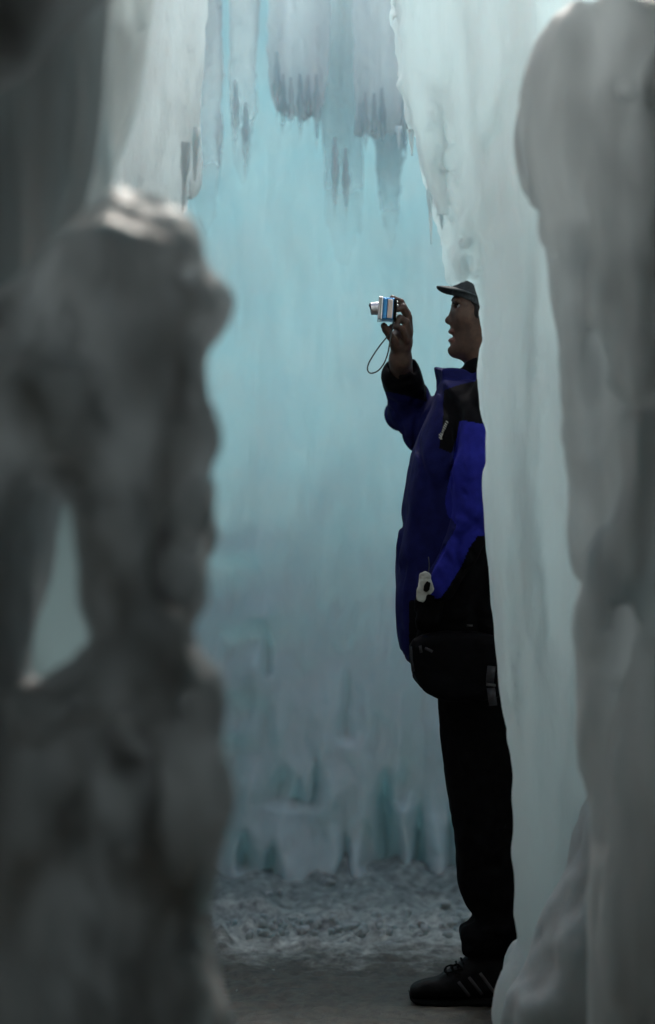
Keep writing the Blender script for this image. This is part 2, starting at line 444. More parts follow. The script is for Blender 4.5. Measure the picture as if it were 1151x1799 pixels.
# ------------------------------------------------------------------ back wall of blue ice
def build_back():
    x0, x1, z0, z1 = -2.1, 2.1, -.15, 3.25
    nx, nz = 520, 560
    xs = np.linspace(x0, x1, nx); zs = np.linspace(z0, z1, nz)
    X, Z = np.meshgrid(xs, zs, indexing='ij')
    # in photo pixels at 8 m
    px = CX + X / 8.0 * FPX; py = CY + (CAMH - Z) / 8.0 * FPX
    Yf = 8.05 - .05 * fbm(X * 2.2, 0*X, Z * .9, 3, 31) - .025 * fbm(X * 9, 0*X, Z * 1.6, 3, 33)
    low = sm((1.15 - Z) / 1.0)
    Yf -= sm((.30 - Z) / .40) ** 1.5 * .16
    Yf -= sm((1.3 - Z) / .8) * (.032 * fbm(X * 5, 0*X, Z * 4, 3, 61) + .014 * np.maximum(fbm(X * 12, 0*X, Z * 11, 2, 64), 0))
    Yf -= low * .22
    # fused columns with clefts near the foot
    col = np.abs(noise(X * 5.2 + .4 * noise(X * 1.5, 0*X, Z * 1.7, 40), 0*X, Z * .55, 41))
    Yf += sm((.95 - Z) / .6) * .045 * (.35 - col) * 2
    def blob(cx, cy, rx, ry, d, p=2.0):
        nonlocal Yf
        ry = ry * 1.5 + 6; d = d * .62
        w = np.exp(-(np.abs((px - cx) / rx) ** p + np.abs((py - cy) / ry) ** p)); Yf = Yf - d * w
    for c in [(430,965,55,14,.05),(400,975,40,10,.05),(455,1075,50,16,.07),(420,1095,40,14,.06),(470,1085,26,40,.05),(455,1165,36,14,.07),
              (430,1195,40,16,.07),(410,1282,38,10,.06),(560,940,30,60,.03),(640,1010,70,30,.02),(455,1400,70,30,.04),(430,1470,34,60,.05),
              (590,1440,30,110,.07),(500,1480,28,70,.07),(760,1480,26,90,.08),(640,1420,18,100,.06),(705,1440,16,90,.06),(500,880,90,30,.02),
              (470,1000,60,30,.025),(690,880,40,90,.03),(600,1240,100,26,.02),(780,1040,30,70,.03)]:
        blob(*c)
    # dark clefts that narrow upward
    for cx, ytop, ybot, wd, d in [(674,1330,1512,24,.15),(731,1390,1530,12,.12),(500,1310,1398,22,.07),(528,1340,1398,12,.07),(440,1430,1512,20,.10),(486,1440,1518,15,.09),
                                  (470,1080,1180,9,.05),(602,1420,1530,12,.07),(556,1300,1400,10,.05),(790,1380,1540,14,.10),(610,1150,1290,12,.03),(640,1400,1500,14,.05),(705,1300,1400,14,.04)]:
        t = np.clip((py - ytop) / (ybot - ytop), 0, 1)
        wx = wd * (.25 + .75 * t)
        w = np.exp(-np.abs((px - cx + 6 * noise(px*.02, 0*px, py*.015, 51)) / wx) ** 2.2) * sm((py - ytop) / 70) * sm((ybot + 12 - py) / 20)
        Yf = Yf + 1.4 * d * w
    Yf += .008 * fbm(X * 30, 0*X, Z * 12, 3, 36) * (.5 + low)
    th = .16 + .25 * low
    Yb = np.maximum(8.25 + th * 1.2 + .05 * noise(X*2, 0*X, Z*2, 60), Yf + .08)
    V = np.concatenate([np.stack([X, Yf, Z], -1).reshape(-1, 3), np.stack([X, Yb, Z], -1).reshape(-1, 3)])
    i, j = np.meshgrid(np.arange(nx-1), np.arange(nz-1), indexing='ij')
    a = (i * nz + j).ravel(); M = nx * nz
    F1 = np.stack([a, a + nz, a + nz + 1, a + 1], 1); F2 = F1[:, ::-1] + M
    r = []
    def strip(q, flip):
        f = np.stack([q[:-1], q[1:], q[1:] + M, q[:-1] + M], 1); r.append(f[:, ::-1] if flip else f)
    strip(np.arange(nz), 0); strip((nx-1)*nz + np.arange(nz), 1)
    strip(np.arange(nx)*nz, 1); strip(np.arange(nx)*nz + nz - 1, 0)
    F = np.concatenate([F1, F2] + r)
    o = link('ice_wall', V, F, M_back); rebase(o, (0, 8.1, 0))
    tag(o, 'pale blue glowing ice wall closing the passage behind the person', 'ice wall')
build_back()
# unseen bank added outside to cut light through the wall's lower half
f = Field((-2.3, 8.6, -.3), (2.3, 10.2, 2.6), .1)
f.cone((-2.4, 9.5, .7), (2.4, 9.5, .7), 1.0, 1.0, 0); f.rough(.15, 1.5, 1.5, 1.5, 3, 8)
V, F = f.mesh(1); o = link('outer_light_block', V, F, M_shell); tag(o, kind='structure')

# ------------------------------------------------------------------ ice masses traced by outline, each at its own distance
def outline(pts, Y, it=1):
    q = [P(a, b, Y)[[0, 2]] for a, b in pts]
    return smooth_poly(q, it)
def follow(f, Y):
    """ridges and grooves laid along the front surface of a mass"""
    def R(pts, rs, dy=None, k=.03, op='add'):
        s = Y / FPX
        q = catmull([np.array([a, b, 0.]) for a, b in pts], 4); n = len(q)
        rr = np.interp(np.linspace(0, 1, n), np.linspace(0, 1, len(rs)), rs) * s
        w = np.array([P(a[0], a[1], Y) for a in q])
        d = -poly_sd(f.poly, w[:, 0], w[:, 2]); rad = f.rim
        dep = np.clip(d, 0, rad); front = f.half - rad + np.sqrt(np.maximum(rad**2 - (rad - dep)**2, 0))
        yf = Y - front + (f.sink * rr if op == 'add' else -.15 * rr)
        w = np.array([P(a[0], a[1], yy) for a, yy in zip(q, yf)])
        f.chain(list(w), list(rr), k, op)
    return R
def mass(name, pts, Y, half, r, h, mat, label, cat, rough=(), work=None, it=1, smooth=1, group=None, base=None, zmin=-.12):
    poly = outline(pts, Y, it); A = np.array(poly)
    A[:, 1] = np.maximum(A[:, 1], zmin)
    poly = [tuple(q) for q in A]
    mar = .12
    f = Field((A[:,0].min() - mar, Y - half - .3, A[:,1].min() - mar), (A[:,0].max() + mar, Y + half + .3, A[:,1].max() + mar), h)
    f.extrude(poly, Y, half, r)
    f.poly, f.half, f.rim, f.sink = poly, half, r, (.15 if name in ('ice_mound', 'ice_column') else .45)
    if work: work(f, Y)
    for q in rough: f.rough(*q)
    V, F = f.mesh(smooth)
    o = link(name, V, F, mat); b = V[V[:,2] < V[:,2].min() + .1].mean(0); b[2] = V[:,2].min(); rebase(o, b)
    return tag(o, label, cat, group)

# --- left foreground mound
L_out = [(-160,560),(-60,540),(20,530),(85,465),(135,400),(180,370),(225,362),(275,368),(305,390),(322,415),(345,435),(352,475),(380,503),(390,530),(378,565),(352,600),(346,640),(344,685),
         (322,716),(342,742),(340,790),(306,830),(340,868),(356,905),(362,965),(340,1000),(340,1055),(324,1098),(360,1145),(378,1200),(372,1262),(390,1325),(394,1400),(382,1480),(384,1580),(374,1680),(390,1799),
         (408,1990),(428,2700),(-260,2700),(-200,1500),(-160,900)]
def L_work(f, Y):
    q = lambda a, b, dy=0.0: P(a, b, Y + dy) + np.array([0, 0, 0])
    def E(px, py, rx, rz, ry, dy, k=.03, op='add'):
        s = Y / FPX; f.ell(P(px, py, Y + dy - .03), (rx*s, ry, rz*s), k, op)
    # head boulder and its lobes
    E(215, 470, 120, 100, .11, -.10, .05); E(300, 455, 46, 50, .06, -.10, .03); E(355, 530, 34, 46, .05, -.06, .03); E(180, 570, 90, 80, .08, -.13, .05)
    E(255, 400, 50, 22, .05, -.10, .02)
    E(325, 480, 30, 30, .05, -.16, .03, 'sub'); E(130, 600, 30, 80, .04, -.2, .05, 'sub')
    # draped folds below
    s = Y / FPX
    R = follow(f, Y)
    R([(250,620),(215,760),(205,900),(220,1080),(250,1240)], [40, 34, 40, 36, 30], -.13, .05)
    R([(320,640),(290,760),(262,860)], [26, 30, 20], -.12, .03)
    R([(335,745),(318,800),(280,880)], [20, 22, 18], -.13, .03)
    R([(345,880),(320,930),(300,1000)], [28, 34, 26], -.14, .03)
    R([(350,985),(300,1060),(240,1130),(150,1200),(60,1240)], [26, 34, 40, 44, 44], -.15, .04)
    R([(345,1165),(335,1230),(320,1330),(316,1480)], [24, 30, 32, 26], -.14, .03)
    R([(310,1150),(300,1210)], [20, 24], -.14, .02)
    R([(250,1320),(285,1450),(310,1600),(330,1760),(340,1900)], [20, 26, 28, 30, 30], -.14, .03)
    R([(366,1330),(364,1480),(352,1640),(356,1800)], [14, 16, 16, 18], -.10, .02)
    R([(8,760),(16,900),(18,1050),(8,1200)], [26, 22, 20, 30], -.13, .04)
    R([(60,700),(120,740),(160,820)], [50, 44, 34], -.10, .05)
    # hollows
    R([(322,1190),(308,1240)], [9, 12], -.19, .03, 'sub')
    R([(270,1130),(262,1180)], [8, 14], -.19, .03, 'sub')
    E(290, 1010, 12, 34, .05, -.19, .03, 'sub'); E(335, 850, 14, 12, .04, -.18, .02, 'sub')
    # window through the mound, and lower recess
    poly = smooth_poly([tuple(P(a, b, Y)[[0, 2]]) for a, b in [(62,905),(85,850),(126,835),(150,878),(160,960),(168,1060),(186,1130),(135,1168),(75,1198),(42,1200),(54,1120),(60,1000)]], 1)
    f.extrude(poly, Y, .5, .03, .06, 'sub')
    E(220, 1420, 66, 100, .10, -.21, .07, 'sub'); E(180, 1640, 100, 120, .09, -.22, .08, 'sub'); E(250, 1700, 40, 120, .07, -.2, .05, 'sub')
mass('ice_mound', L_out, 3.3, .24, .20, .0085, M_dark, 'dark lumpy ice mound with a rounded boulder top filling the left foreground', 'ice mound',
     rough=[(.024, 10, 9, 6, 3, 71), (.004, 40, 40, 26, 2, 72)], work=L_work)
# bluish slab seen through the mound's window
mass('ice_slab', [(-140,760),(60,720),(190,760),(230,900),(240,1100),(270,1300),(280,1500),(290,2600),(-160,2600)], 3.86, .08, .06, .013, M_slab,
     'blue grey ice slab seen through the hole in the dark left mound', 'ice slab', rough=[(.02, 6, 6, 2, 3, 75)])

mass('corner_shade_mass', [(-200,-300),(270,-300),(225,-60),(180,0),(120,50),(70,110),(20,150),(-200,230)], 3.35, .14, .09, .012, M_dark,  # added mass whose dark tone stands for shade in the corner
     'dark blurred ice mass added for the shade in the top left corner', 'ice mass', rough=[(.02, 8, 8, 5, 3, 79)])
# --- upper left curtain, near part
def D_work(f, Y):
    s = Y / FPX
    R = follow(f, Y)
    R([(268,-60),(262,100),(256,180),(238,240),(206,300),(188,340)], [3.5,3.5,3.5,3,3,2], k=.004, op='sub')
    R([(20,-100),(60,60),(110,240),(120,420)], [60, 60, 50, 36], -.10, .06)
    R([(150,-80),(170,100),(165,260),(150,420)], [40, 36, 30, 26], -.10, .05)
    R([(262,-100),(258,80),(240,200),(200,310),(170,400)], [16, 16, 15, 13, 12], -.08, .03)
    R([(12,180),(22,340),(20,560)], [26, 28, 30], -.12, .03)
    R([(60,260),(66,420),(62,560)], [13, 15, 17], -.14, .02)
    R([(205,60),(190,200),(150,330)], [14, 18, 14], -.12, .03, 'sub')
    R([(42,200),(44,400),(38,520)], [8, 9, 9], -.16, .02, 'sub')
def K_work(f, Y):  # added column, darker to carry the shade left of the curtain
    s = Y / FPX
    for pts, rs in [([(-20,-50),(10,200),(20,520)], [50,46,40]), ([(60,-50),(70,200),(72,540)], [22,18,16]), ([(100,-50),(112,150),(105,520)], [26,20,16]), ([(-60,0),(-50,560)], [40,40]), ([(140,-50),(136,200),(122,400)], [22,18,12])]:
        f.chain([P(a, b, Y) + np.array([0, -.09, 0]) for a, b in pts], [r_*s for r_ in rs], .02)
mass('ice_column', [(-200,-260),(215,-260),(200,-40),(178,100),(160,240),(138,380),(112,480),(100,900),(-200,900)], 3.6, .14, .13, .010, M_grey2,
     'dark fluted ice column added for the shade at the left edge, between the dark corner mass and the boulder topped mound', 'ice column', rough=[(.026, 20, 8, 1.4, 3, 83), (.005, 50, 20, 6, 2, 84)], work=K_work)
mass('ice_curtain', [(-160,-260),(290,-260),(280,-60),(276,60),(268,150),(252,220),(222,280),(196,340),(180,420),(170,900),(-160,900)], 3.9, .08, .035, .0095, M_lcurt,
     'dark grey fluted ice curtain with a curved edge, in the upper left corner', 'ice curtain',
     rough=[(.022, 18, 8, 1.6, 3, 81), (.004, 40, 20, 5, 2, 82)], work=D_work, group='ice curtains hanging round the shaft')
# far part with the wet glittering rim
def D2_work(f, Y):
    s = Y / FPX
    R = follow(f, Y)
    R([(300,-80),(302,120),(296,300),(300,360)], [20, 18, 14, 6], -.06)
    R([(335,-80),(334,120),(335,250)], [16, 14, 8], -.06)
    R([(322,150),(326,260),(318,372)], [10, 8, 2.5], -.08)
    R([(340,240),(342,300),(338,345)], [8, 5, 1.5], -.06)
mass('ice_curtain', [(100,-260),(362,-260),(358,-40),(356,120),(352,230),(342,262),(338,320),(326,290),(322,380),(312,330),(306,420),(280,560),(100,560)], 5.2, .09, .05, .0085, M_clear,
     'wet glittering pale ice curtain just right of the dark curved edge, upper left', 'ice curtain',
     rough=[(.010, 16, 10, 3, 3, 85), (.006, 55, 30, 18, 2, 86)], work=D2_work, group='ice curtains hanging round the shaft')

# --- right curtain, in front of the person's back
R_edge = [(676,-200),(680,0),(688,60),(697,120),(706,170),(716,205),(734,240),(748,262),(757,300),(768,340),(778,375),(790,392),(797,430),(800,452),(803,480),(807,488),(810,478),(814,455),(824,452),(829,462),(832,482),(835,462),(843,458),(848,480),
          (855,512),(856,530),(863,540),(855,546),(863,556),(857,563),(865,572),(860,582),(865,592),(861,602),(858,612),(855,640),(856,690),(859,725),(869,750),(874,790),(865,812),(857,840),(859,900),(861,960),(869,1000),
          (872,1050),(877,1090),(879,1140),(885,1190),(899,1260),(905,1330),(913,1400),(922,1480),(923,1560),(921,1625),(924,1640),(913,1660),(903,1675),(897,1700),(891,1745),(889,1800),(885,2100)]
def R_work(f, Y):
    R = follow(f, Y); rnd = random.Random(4)
    for i in range(34):
        t = rnd.random(); y1 = 90 + 360*t + rnd.uniform(-50, 20); x1 = 700 + (y1/470)*100 + rnd.uniform(2, 40); x0 = 690 + rnd.uniform(0, 120)
        R([(x0, -120), ((x0+x1)/2, y1*.5), (x1, y1)], [9, 8, 3], k=.006)
    # rippled, dripping free edge at the top
    near = np.abs(f.a) < .03; i = np.nonzero(near); x, y, z = f.ax[0][i[0]], f.ax[1][i[1]], f.ax[2][i[2]]
    px = CX + x / Y * FPX; py = CY + (CAMH - z) / Y * FPX
    edge = np.interp(py, [0, 120, 240, 392, 480, 520], [680, 697, 734, 790, 806, 840])
    w = sm(1 - (px - edge - 10) / 70) * sm((500 - py) / 40)
    f.a[i] += (w * (.016 * fbm(x * 32, y * 20, z * 13, 3, 93) + .007 * noise(x * 90, y * 50, z * 60, 94))).astype(np.float32)
    s = Y / FPX
    R = follow(f, Y)
    R([(770,-120),(800,80),(828,260),(846,400)], [40, 30, 20, 10], -.12)
    R([(720,-120),(728,100),(752,250),(790,390)], [16, 16, 12, 7], -.10, .02)
    R([(860,-120),(858,120),(850,230)], [46, 42, 24], -.16)
    R([(905,-100),(915,150),(900,400),(905,800)], [26, 30, 28, 30], -.13)
    R([(905,900),(915,1200),(930,1600)], [9, 10, 12], k=.03)
    R([(866,280),(872,420),(884,700),(890,1000)], [9, 8, 10, 10], k=.04)
    R([(900,420),(908,800),(925,1100),(945,1500),(950,1900)], [18, 22, 24, 26, 30], -.12, .05)
    R([(960,640),(985,900),(1000,1120)], [30, 34, 20], -.12, .05)
    R([(1010,1150),(1015,1400),(1020,1700)], [28, 34, 40], -.15, .06)
    R([(960,1180),(975,1400),(985,1600)], [30, 34, 30], -.16, .06)
    R([(905,1790),(950,1720),(1010,1690),(1100,1660)], [30, 34, 40, 44], -.16, .05)
mass('ice_curtain', R_edge + [(1500,2100),(1500,-200)], 5.45, .14, .06, .0075, M_curt,
     'tall pale smooth ice curtain hiding the back of the standing person', 'ice curtain',
     rough=[(.020, 8, 6, .9, 3, 91), (.007, 26, 12, 2.0, 2, 90), (.0045, 40, 30, 10, 3, 92)], work=R_work, group='ice curtains hanging round the shaft', it=1)

mass('foot_shade_mass', [(872,1900),(886,1800),(900,1760),(925,1715),(945,1670),(960,1600),(985,1520),(1010,1440),(1060,1360),(1160,1300),(1400,1240),(1400,2300),(872,2300)], 5.16, .14, .13, .012, M_foot_shade,  # added folds, their darker tone carries the shade low on the curtain
     'dark rounded folds added for the shade at the foot of the tall pale curtain, bottom right', 'snow drift', rough=[(.03, 7, 7, 5, 3, 98), (.006, 30, 30, 20, 2, 99)],
     work=lambda f, Y: [f.chain([P(a, b, Y) + np.array([0, -.09, 0]) for a, b in q], [r_*Y/FPX for r_ in rs], .03) for q, rs in [([(895,1900),(950,1760),(1030,1700)], [26,24,16]), ([(960,1900),(1010,1790),(1060,1740),(1140,1700)], [40,34,30,26]), ([(1000,1640),(1060,1590)], [22,18])]])
# --- right foreground column
C_out = [(1300,-80),(1180,-30),(1090,8),(1030,30),(985,70),(950,130),(927,190),(919,240),(924,300),(930,345),(950,385),(958,440),(966,520),(974,600),(986,670),(1002,730),(1022,780),(1034,860),(1048,940),(1052,1010),
         (1048,1080),(1056,1150),(1060,1260),(1070,1380),(1072,1500),(1066,1620),(1080,1700),(1085,1800),(1090,2600),(1700,2600),(1700,-80)]
def C_work(f, Y):
    s = Y / FPX
    R = follow(f, Y)
    for q, rs in [([(1032,260),(1036,450),(1044,660)], [7,9,6]), ([(1108,210),(1112,420),(1104,620)], [8,10,6]), ([(1062,480),(1074,700),(1086,900)], [6,9,6]), ([(992,260),(996,420),(1006,620)], [6,7,5]),
                  ([(1096,1150),(1090,1400),(1100,1650)], [8,10,8]), ([(1142,1180),(1136,1300),(1128,1450)], [8,10,6]), ([(1150,760),(1146,900),(1138,1000)], [9,10,6])]:
        R(q, rs, k=.02, op='sub')
    R([(1150,60),(1060,90),(990,150),(955,230)], [50, 50, 44, 34], -.12, .05)
    R([(960,240),(965,320),(975,420)], [34, 30, 24], -.12, .04)
    R([(1010,200),(1012,500),(1025,760),(1050,980)], [24, 24, 26, 24], -.13, .04)
    R([(1080,180),(1085,420),(1082,660)], [24, 28, 24], -.14, .04)
    R([(1140,220),(1135,500),(1130,640)], [20, 22, 18], -.14, .04)
    R([(1170,620),(1130,650),(1095,700)], [40, 34, 22], -.16, .04)
    R([(1100,740),(1120,790),(1120,900),(1100,1000),(1085,1120)], [26, 34, 40, 34, 30], -.15, .04)
    R([(1070,1000),(1075,1300),(1095,1600),(1110,1900)], [28, 34, 44, 50], -.13, .05)
    R([(1140,1150),(1120,1220)], [22, 14], -.16, .03)
    R([(1165,1260),(1130,1400),(1150,1700)], [50, 44, 60], -.15, .05)
    R([(1096,140),(1098,170)], [9, 13], -.19, .03, 'sub')
    R([(1112,980),(1118,1080),(1112,1190)], [10, 18, 9], -.19, .03, 'sub')
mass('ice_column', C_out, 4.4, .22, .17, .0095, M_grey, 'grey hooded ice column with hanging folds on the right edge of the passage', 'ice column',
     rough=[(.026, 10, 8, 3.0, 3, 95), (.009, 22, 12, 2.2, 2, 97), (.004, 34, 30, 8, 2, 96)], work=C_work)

# --- sheets hanging in the opening, between camera and back wall
G = 'ice sheets hanging at the top of the shaft'
def sheet(pts, Y, half, label, seed, work=None, mat=None, r=.010):
    mass('ice_sheet', pts, Y, half, r, .008, mat or M_sheet, label, 'ice sheet', rough=[(.012, 26, 10, 1.8, 3, seed), (.006, 80, 40, 26, 3, seed + 3)], work=work, group=G, it=0)
def s1(f, Y):
    s = Y / FPX
    for a, c, w_ in [(362, 300, 6), (376, 250, 6), (388, 230, 5)]:
        f.chain([P(a, -150, Y) + np.array([0,-.02,0]), P(a, c*.5, Y) + np.array([0,-.03,0]), P(a-2, c, Y) + np.array([0,-.01,0])], [w_*1.5*s, w_*1.2*s, w_*.4*s], .02)
sheet([(350,-200),(396,-200),(393,40),(397,120),(393,190),(398,235),(388,300),(380,380),(362,420),(350,360),(348,120)], 7.1, .03, 'narrow grey hanging ice sheet beside the wet curtain, left of the first bright slit', 101, s1, M_faint)
sheet([(405,-200),(458,-200),(452,20),(449,90),(450,150),(454,190),(446,240),(440,300),(424,330),(410,280),(405,190),(407,80)], 7.2, .03, 'hanging ice sheet between the two bright blue slits', 105, None, M_faint)
def s3(f, Y):
    s = Y / FPX
    for a, b, c, w_ in [(500, 505, 170, 7), (523, 520, 180, 5), (566, 566, 180, 6), (478, 486, 150, 6), (540, 541, 190, 5)]:
        f.chain([P(a, -150, Y) + np.array([0,-.03,0]), P(b, c, Y) + np.array([0,-.02,0])], [w_*1.3*s, w_*.5*s], .02)
sheet([(471,-200),(585,-200),(580,60),(572,150),(560,206),(545,203),(536,208),(524,201),(508,206),(496,198),(488,192),(480,170),(474,140),(468,90)], 7.3, .03, 'broad grey ice sheet with a ragged lower lip, right of the second bright slit', 109, s3)
def s4(f, Y):
    s = Y / FPX
    for a, c, w_ in [(590, 320, 9), (612, 330, 8), (576, 240, 6)]:
        f.chain([P(a,-150,Y)+np.array([0,-.03,0]), P(a-4,c*.5,Y)+np.array([0,-.03,0]), P(a+2,c,Y)+np.array([0,-.01,0])], [w_*1.5*s, w_*1.2*s, w_*.5*s], .03)
sheet([(552,-200),(650,-200),(640,60),(634,160),(636,250),(636,320),(630,400),(612,470),(592,450),(578,380),(570,260),(560,160),(556,80)], 7.45, .04, 'longest ice sheet, hanging lowest in the middle of the opening', 113, s4, M_faint)
sheet([(612,-200),(745,-200),(740,100),(744,210),(734,236),(722,228),(708,224),(694,230),(676,228),(655,240),(640,244),(628,236),(622,120)], 7.2, .035, 'square ended grey ice sheet beside the long middle one', 117)
sheet([(652,100),(716,100),(712,240),(706,330),(700,420),(688,440),(676,380),(664,250)], 7.6, .03, 'short faint ice tongue low behind the square ended sheet', 121, None, M_faint)

# --- icicles
def icicle(pts, rs, label, seed, mat=None):
    q = catmull(pts, 6); n = len(q); rr = np.interp(np.linspace(0, 1, n), np.linspace(0, 1, len(rs)), rs)
    rnd = random.Random(seed); rr = [r * (1 + .18 * math.sin(i * 2.1 + seed) + rnd.uniform(-.08, .08)) for i, r in enumerate(rr)]
    V, F = tube(q, rr, 12); o = link('icicle', V, F, mat or M_clear); rebase(o, q[0])
    tag(o, label, 'icicle', 'icicles on the curtain edges')
icicle([P(751,250,5.4), P(755,340,5.4), P(758,430,5.4)], [.009, .007, .0012], 'long thin icicle hanging below the right curtain edge', 1, M_sheet)
icicle([P(722,228,5.42), P(724,274,5.42)], [.008, .0015], 'short icicle hanging nearest the square ended sheet', 2)
icicle([P(775,366,5.4), P(777,404,5.4)], [.007, .0012], 'small icicle low on the right curtain edge, above the brim of the cap', 3)
icicle([P(326,250,5.1), P(322,376,5.1)], [.012, .0015], 'thin icicle at the rim of the wet left curtain, above the boulder', 4)
icicle([P(345,225,5.12), P(342,318,5.12)], [.010, .0015], 'icicle at the far right of the wet left curtain', 5)
icicle([P(700,222,6.75), P(701,262,6.75)], [.01, .0015], 'tiny icicle under the lip of the square ended sheet', 6, M_sheet)

rnd_i = random.Random(12)
for n_i, (a, top, ln) in enumerate([(486,150,70),(497,190,50),(511,196,34),(527,190,60),(541,192,30),(556,190,80),(588,300,90),(607,320,70),(641,222,50),(657,224,28),(671,214,60),(688,218,38),(711,212,70),(729,212,44),(383,240,90),(431,240,80),(413,200,70)]):
    Yi = 7.15 + rnd_i.uniform(-.1, .15)
    icicle([P(a, top - 60, Yi), P(a + 1, top, Yi), P(a + rnd_i.uniform(-2, 2), top + ln, Yi)], [.004, .012, .0012], 'thin pale icicle hanging from the ragged ends of the top ice sheets', 20 + n_i, M_faint)
# --- clods of snow along the foot of the bank
def clods():
    V, F, n = [], [], 0
    rnd = random.Random(5)
    bmv = []
    import bmesh
    bm = bmesh.new(); bmesh.ops.create_icosphere(bm, subdivisions=2, radius=1); bm.verts.ensure_lookup_table()
    base = np.array([v.co[:] for v in bm.verts]); tri = np.array([[v.index for v in f_.verts] for f_ in bm.faces]); bm.free()
    for i in range(420):
        u = rnd.random()
        if u < .72: x, y = rnd.uniform(-1.0, 1.2), 6.86 + rnd.gauss(0, .09)
        elif u < .9: x, y = rnd.uniform(-1.0, 1.2), rnd.uniform(6.5, 7.6)
        else: x, y = rnd.uniform(-.9, 1.2), rnd.uniform(5.6, 6.6)
        s = rnd.uniform(.005, .017) * (1 if y > 6.6 else .5)
        if (x - .36) ** 2 + (y - 6.0) ** 2 < .09: continue
        R = np.array(Matrix.Rotation(rnd.uniform(0, 6), 3, Vector((rnd.uniform(-1,1), rnd.uniform(-1,1), 1)).normalized()))
        b = base * (1 + .6 * noise(base[:,0]*1.7 + i, base[:,1]*1.7, base[:,2]*1.7, i))[:, None] * np.array([1, rnd.uniform(.6,1), rnd.uniform(.5,.8)])
        z = .010 + .018 * min(max((y - 6.75) / .75, 0), 1) ** 1.5 + (.012 if y > 6.65 else -.002)
        V.append(b @ R.T * s + np.array([x, y, z + s * .2 - (.014 if y < 6.7 else 0)])); F.append(tri + n); n += len(base)
    o = link('snow_clods', np.concatenate(V), np.concatenate(F), ice_mat('clod_snow', (.42, .45, .44), (.55, .58, .57), .3, rough=.6, sss=.02, mottle=20))
    tag(o, 'broken clods of snow strewn along the foot of the ice wall', 'snow clods', kind='stuff')
clods()

# ================================================================== the person
exec_person = True
M_skin = plain('skin', (.046, .026, .018), .55, spec=.4, bump=.15, bscale=320, col2=(.085, .048, .033), sss=.3)
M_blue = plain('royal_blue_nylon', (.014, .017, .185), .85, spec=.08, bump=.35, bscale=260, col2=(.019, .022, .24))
M_blue_shade = plain('shaded_blue_nylon', (.007, .0085, .055), .85, spec=.07, bump=.35, bscale=260, col2=(.010, .012, .08))  # the jacket's blue with the torso's shade put into the colour
M_black = plain('black_nylon', (.0022, .0022, .003), .75, spec=.07, bump=.25, bscale=260)
M_pants = plain('black_cotton', (.003, .003, .0035), .9, spec=.05, bump=.4, bscale=300)
M_cap = plain('cap_cloth', (.035, .042, .046), .85, spec=.15, bump=.5, bscale=400)
M_shoe = plain('shoe_leather', (.0035, .0035, .004), .6, spec=.12, bump=.4, bscale=240)
M_sole = plain('rubber', (.003, .003, .003), .8, spec=.08, bump=.3, bscale=120)
M_stripe = plain('grey_trim', (.05, .048, .05), .5, bump=.2)
M_trim = plain('reflective_trim', (.022, .022, .026), .45, bump=.2)
M_hair = plain('hair', (.006, .005, .005), .6, bump=.8, bscale=500)
M_white = plain('off_white', (.42, .42, .38), .6, bump=.3, bscale=120)
M_eye = plain('eye_white', (.28, .28, .28), .15, spec=.6)
M_iris = plain('iris', (.01, .008, .006), .1, spec=.8)
M_lip = plain('lips', (.10, .045, .036), .45, spec=.4)
M_silver = plain('silver', (.55, .55, .56), .28, .85, bscale=60)
M_cblue = plain('blue_anodised', (.06, .25, .52), .3, .5, bscale=60)
M_cream = plain('pale_metal', (.62, .52, .48), .35, .55, bscale=60)
M_strap = plain('strap_cord', (.03, .032, .03), .6)
M_glass = plain('lens_glass', (.01, .01, .015), .05, spec=.9)

person = empty('person', PP(830, 1750), 'person in blue and black jacket and dark cap raising a small camera', 'person')

# ---- body: one continuous surface
NEAR, FAR = 5.81, 6.19
f = Field((PP(655, 0)[0], 5.66, -.01), (PP(950, 0)[0], 6.50, PP(0, 462)[2]), .0032)
k = .02
# head
f.ell(PP(866, 537), (U(69), .077, U(64)), 0)
f.ell(PP(836, 585), (U(40), .057, U(48)), .03)                 # face and jaw block
f.ell(PP(822, 545), (U(27), .056, U(30)), .02)                 # forehead and brow
f.ell(PP(822, 612), (U(27), .038, U(19)), .02)                 # jaw
f.ell(PP(800, 615), (U(13.5), .022, U(13.5)), .014)            # chin
f.ell(PP(806, 571), (U(13), .03, U(17)), .014)                 # maxilla
f.cone(PP(803, 543), PP(791, 561), U(5.5), U(7.0), .010)       # nose bridge
f.ell(PP(788.5, 563.5), (U(7), .0095, U(6)), .006)             # tip
for sy in (-1, 1):
    f.ell(PP(795, 567, 6 + sy*.011), (U(6.5), .007, U(4.6)), .005)
    f.ell(PP(821, 562, 6 + sy*.040), (U(17), .018, U(13)), .02)
    f.ell(PP(804.5, 538.5, 6 + sy*.033), (U(8), .015, U(7)), .010, 'sub')
    f.ell(PP(801, 529, 6 + sy*.030), (U(6), .022, U(4.2)), .008)
    f.ell(PP(805.5, 533.8, 6 + sy*.032), (U(6.2), .017, U(2.6)), .005); f.ell(PP(806.5, 545, 6 + sy*.032), (U(6), .017, U(3)), .006)
    f.ell(PP(815, 540, 6 + sy*.045), (U(7), .010, U(9)), .008)
    # ear
    f.ell(PP(872, 560, 6 + sy*.076), (U(13), .008, U(22)), .008)
    f.ell(PP(870, 558, 6 + sy*.086), (U(7), .006, U(13)), .004, 'sub')
f.ell(PP(795.5, 582.5), (U(8.2), .023, U(5.4)), .005)          # upper lip
f.ell(PP(795.8, 598.5), (U(8.4), .021, U(6.0)), .005)          # lower lip
f.ell(PP(789, 590.7), (U(7.5), .019, U(2.6)), .003, 'sub')     # parted mouth
f.ell(PP(787.5, 606.5), (U(4), .02, U(3)), .006, 'sub')
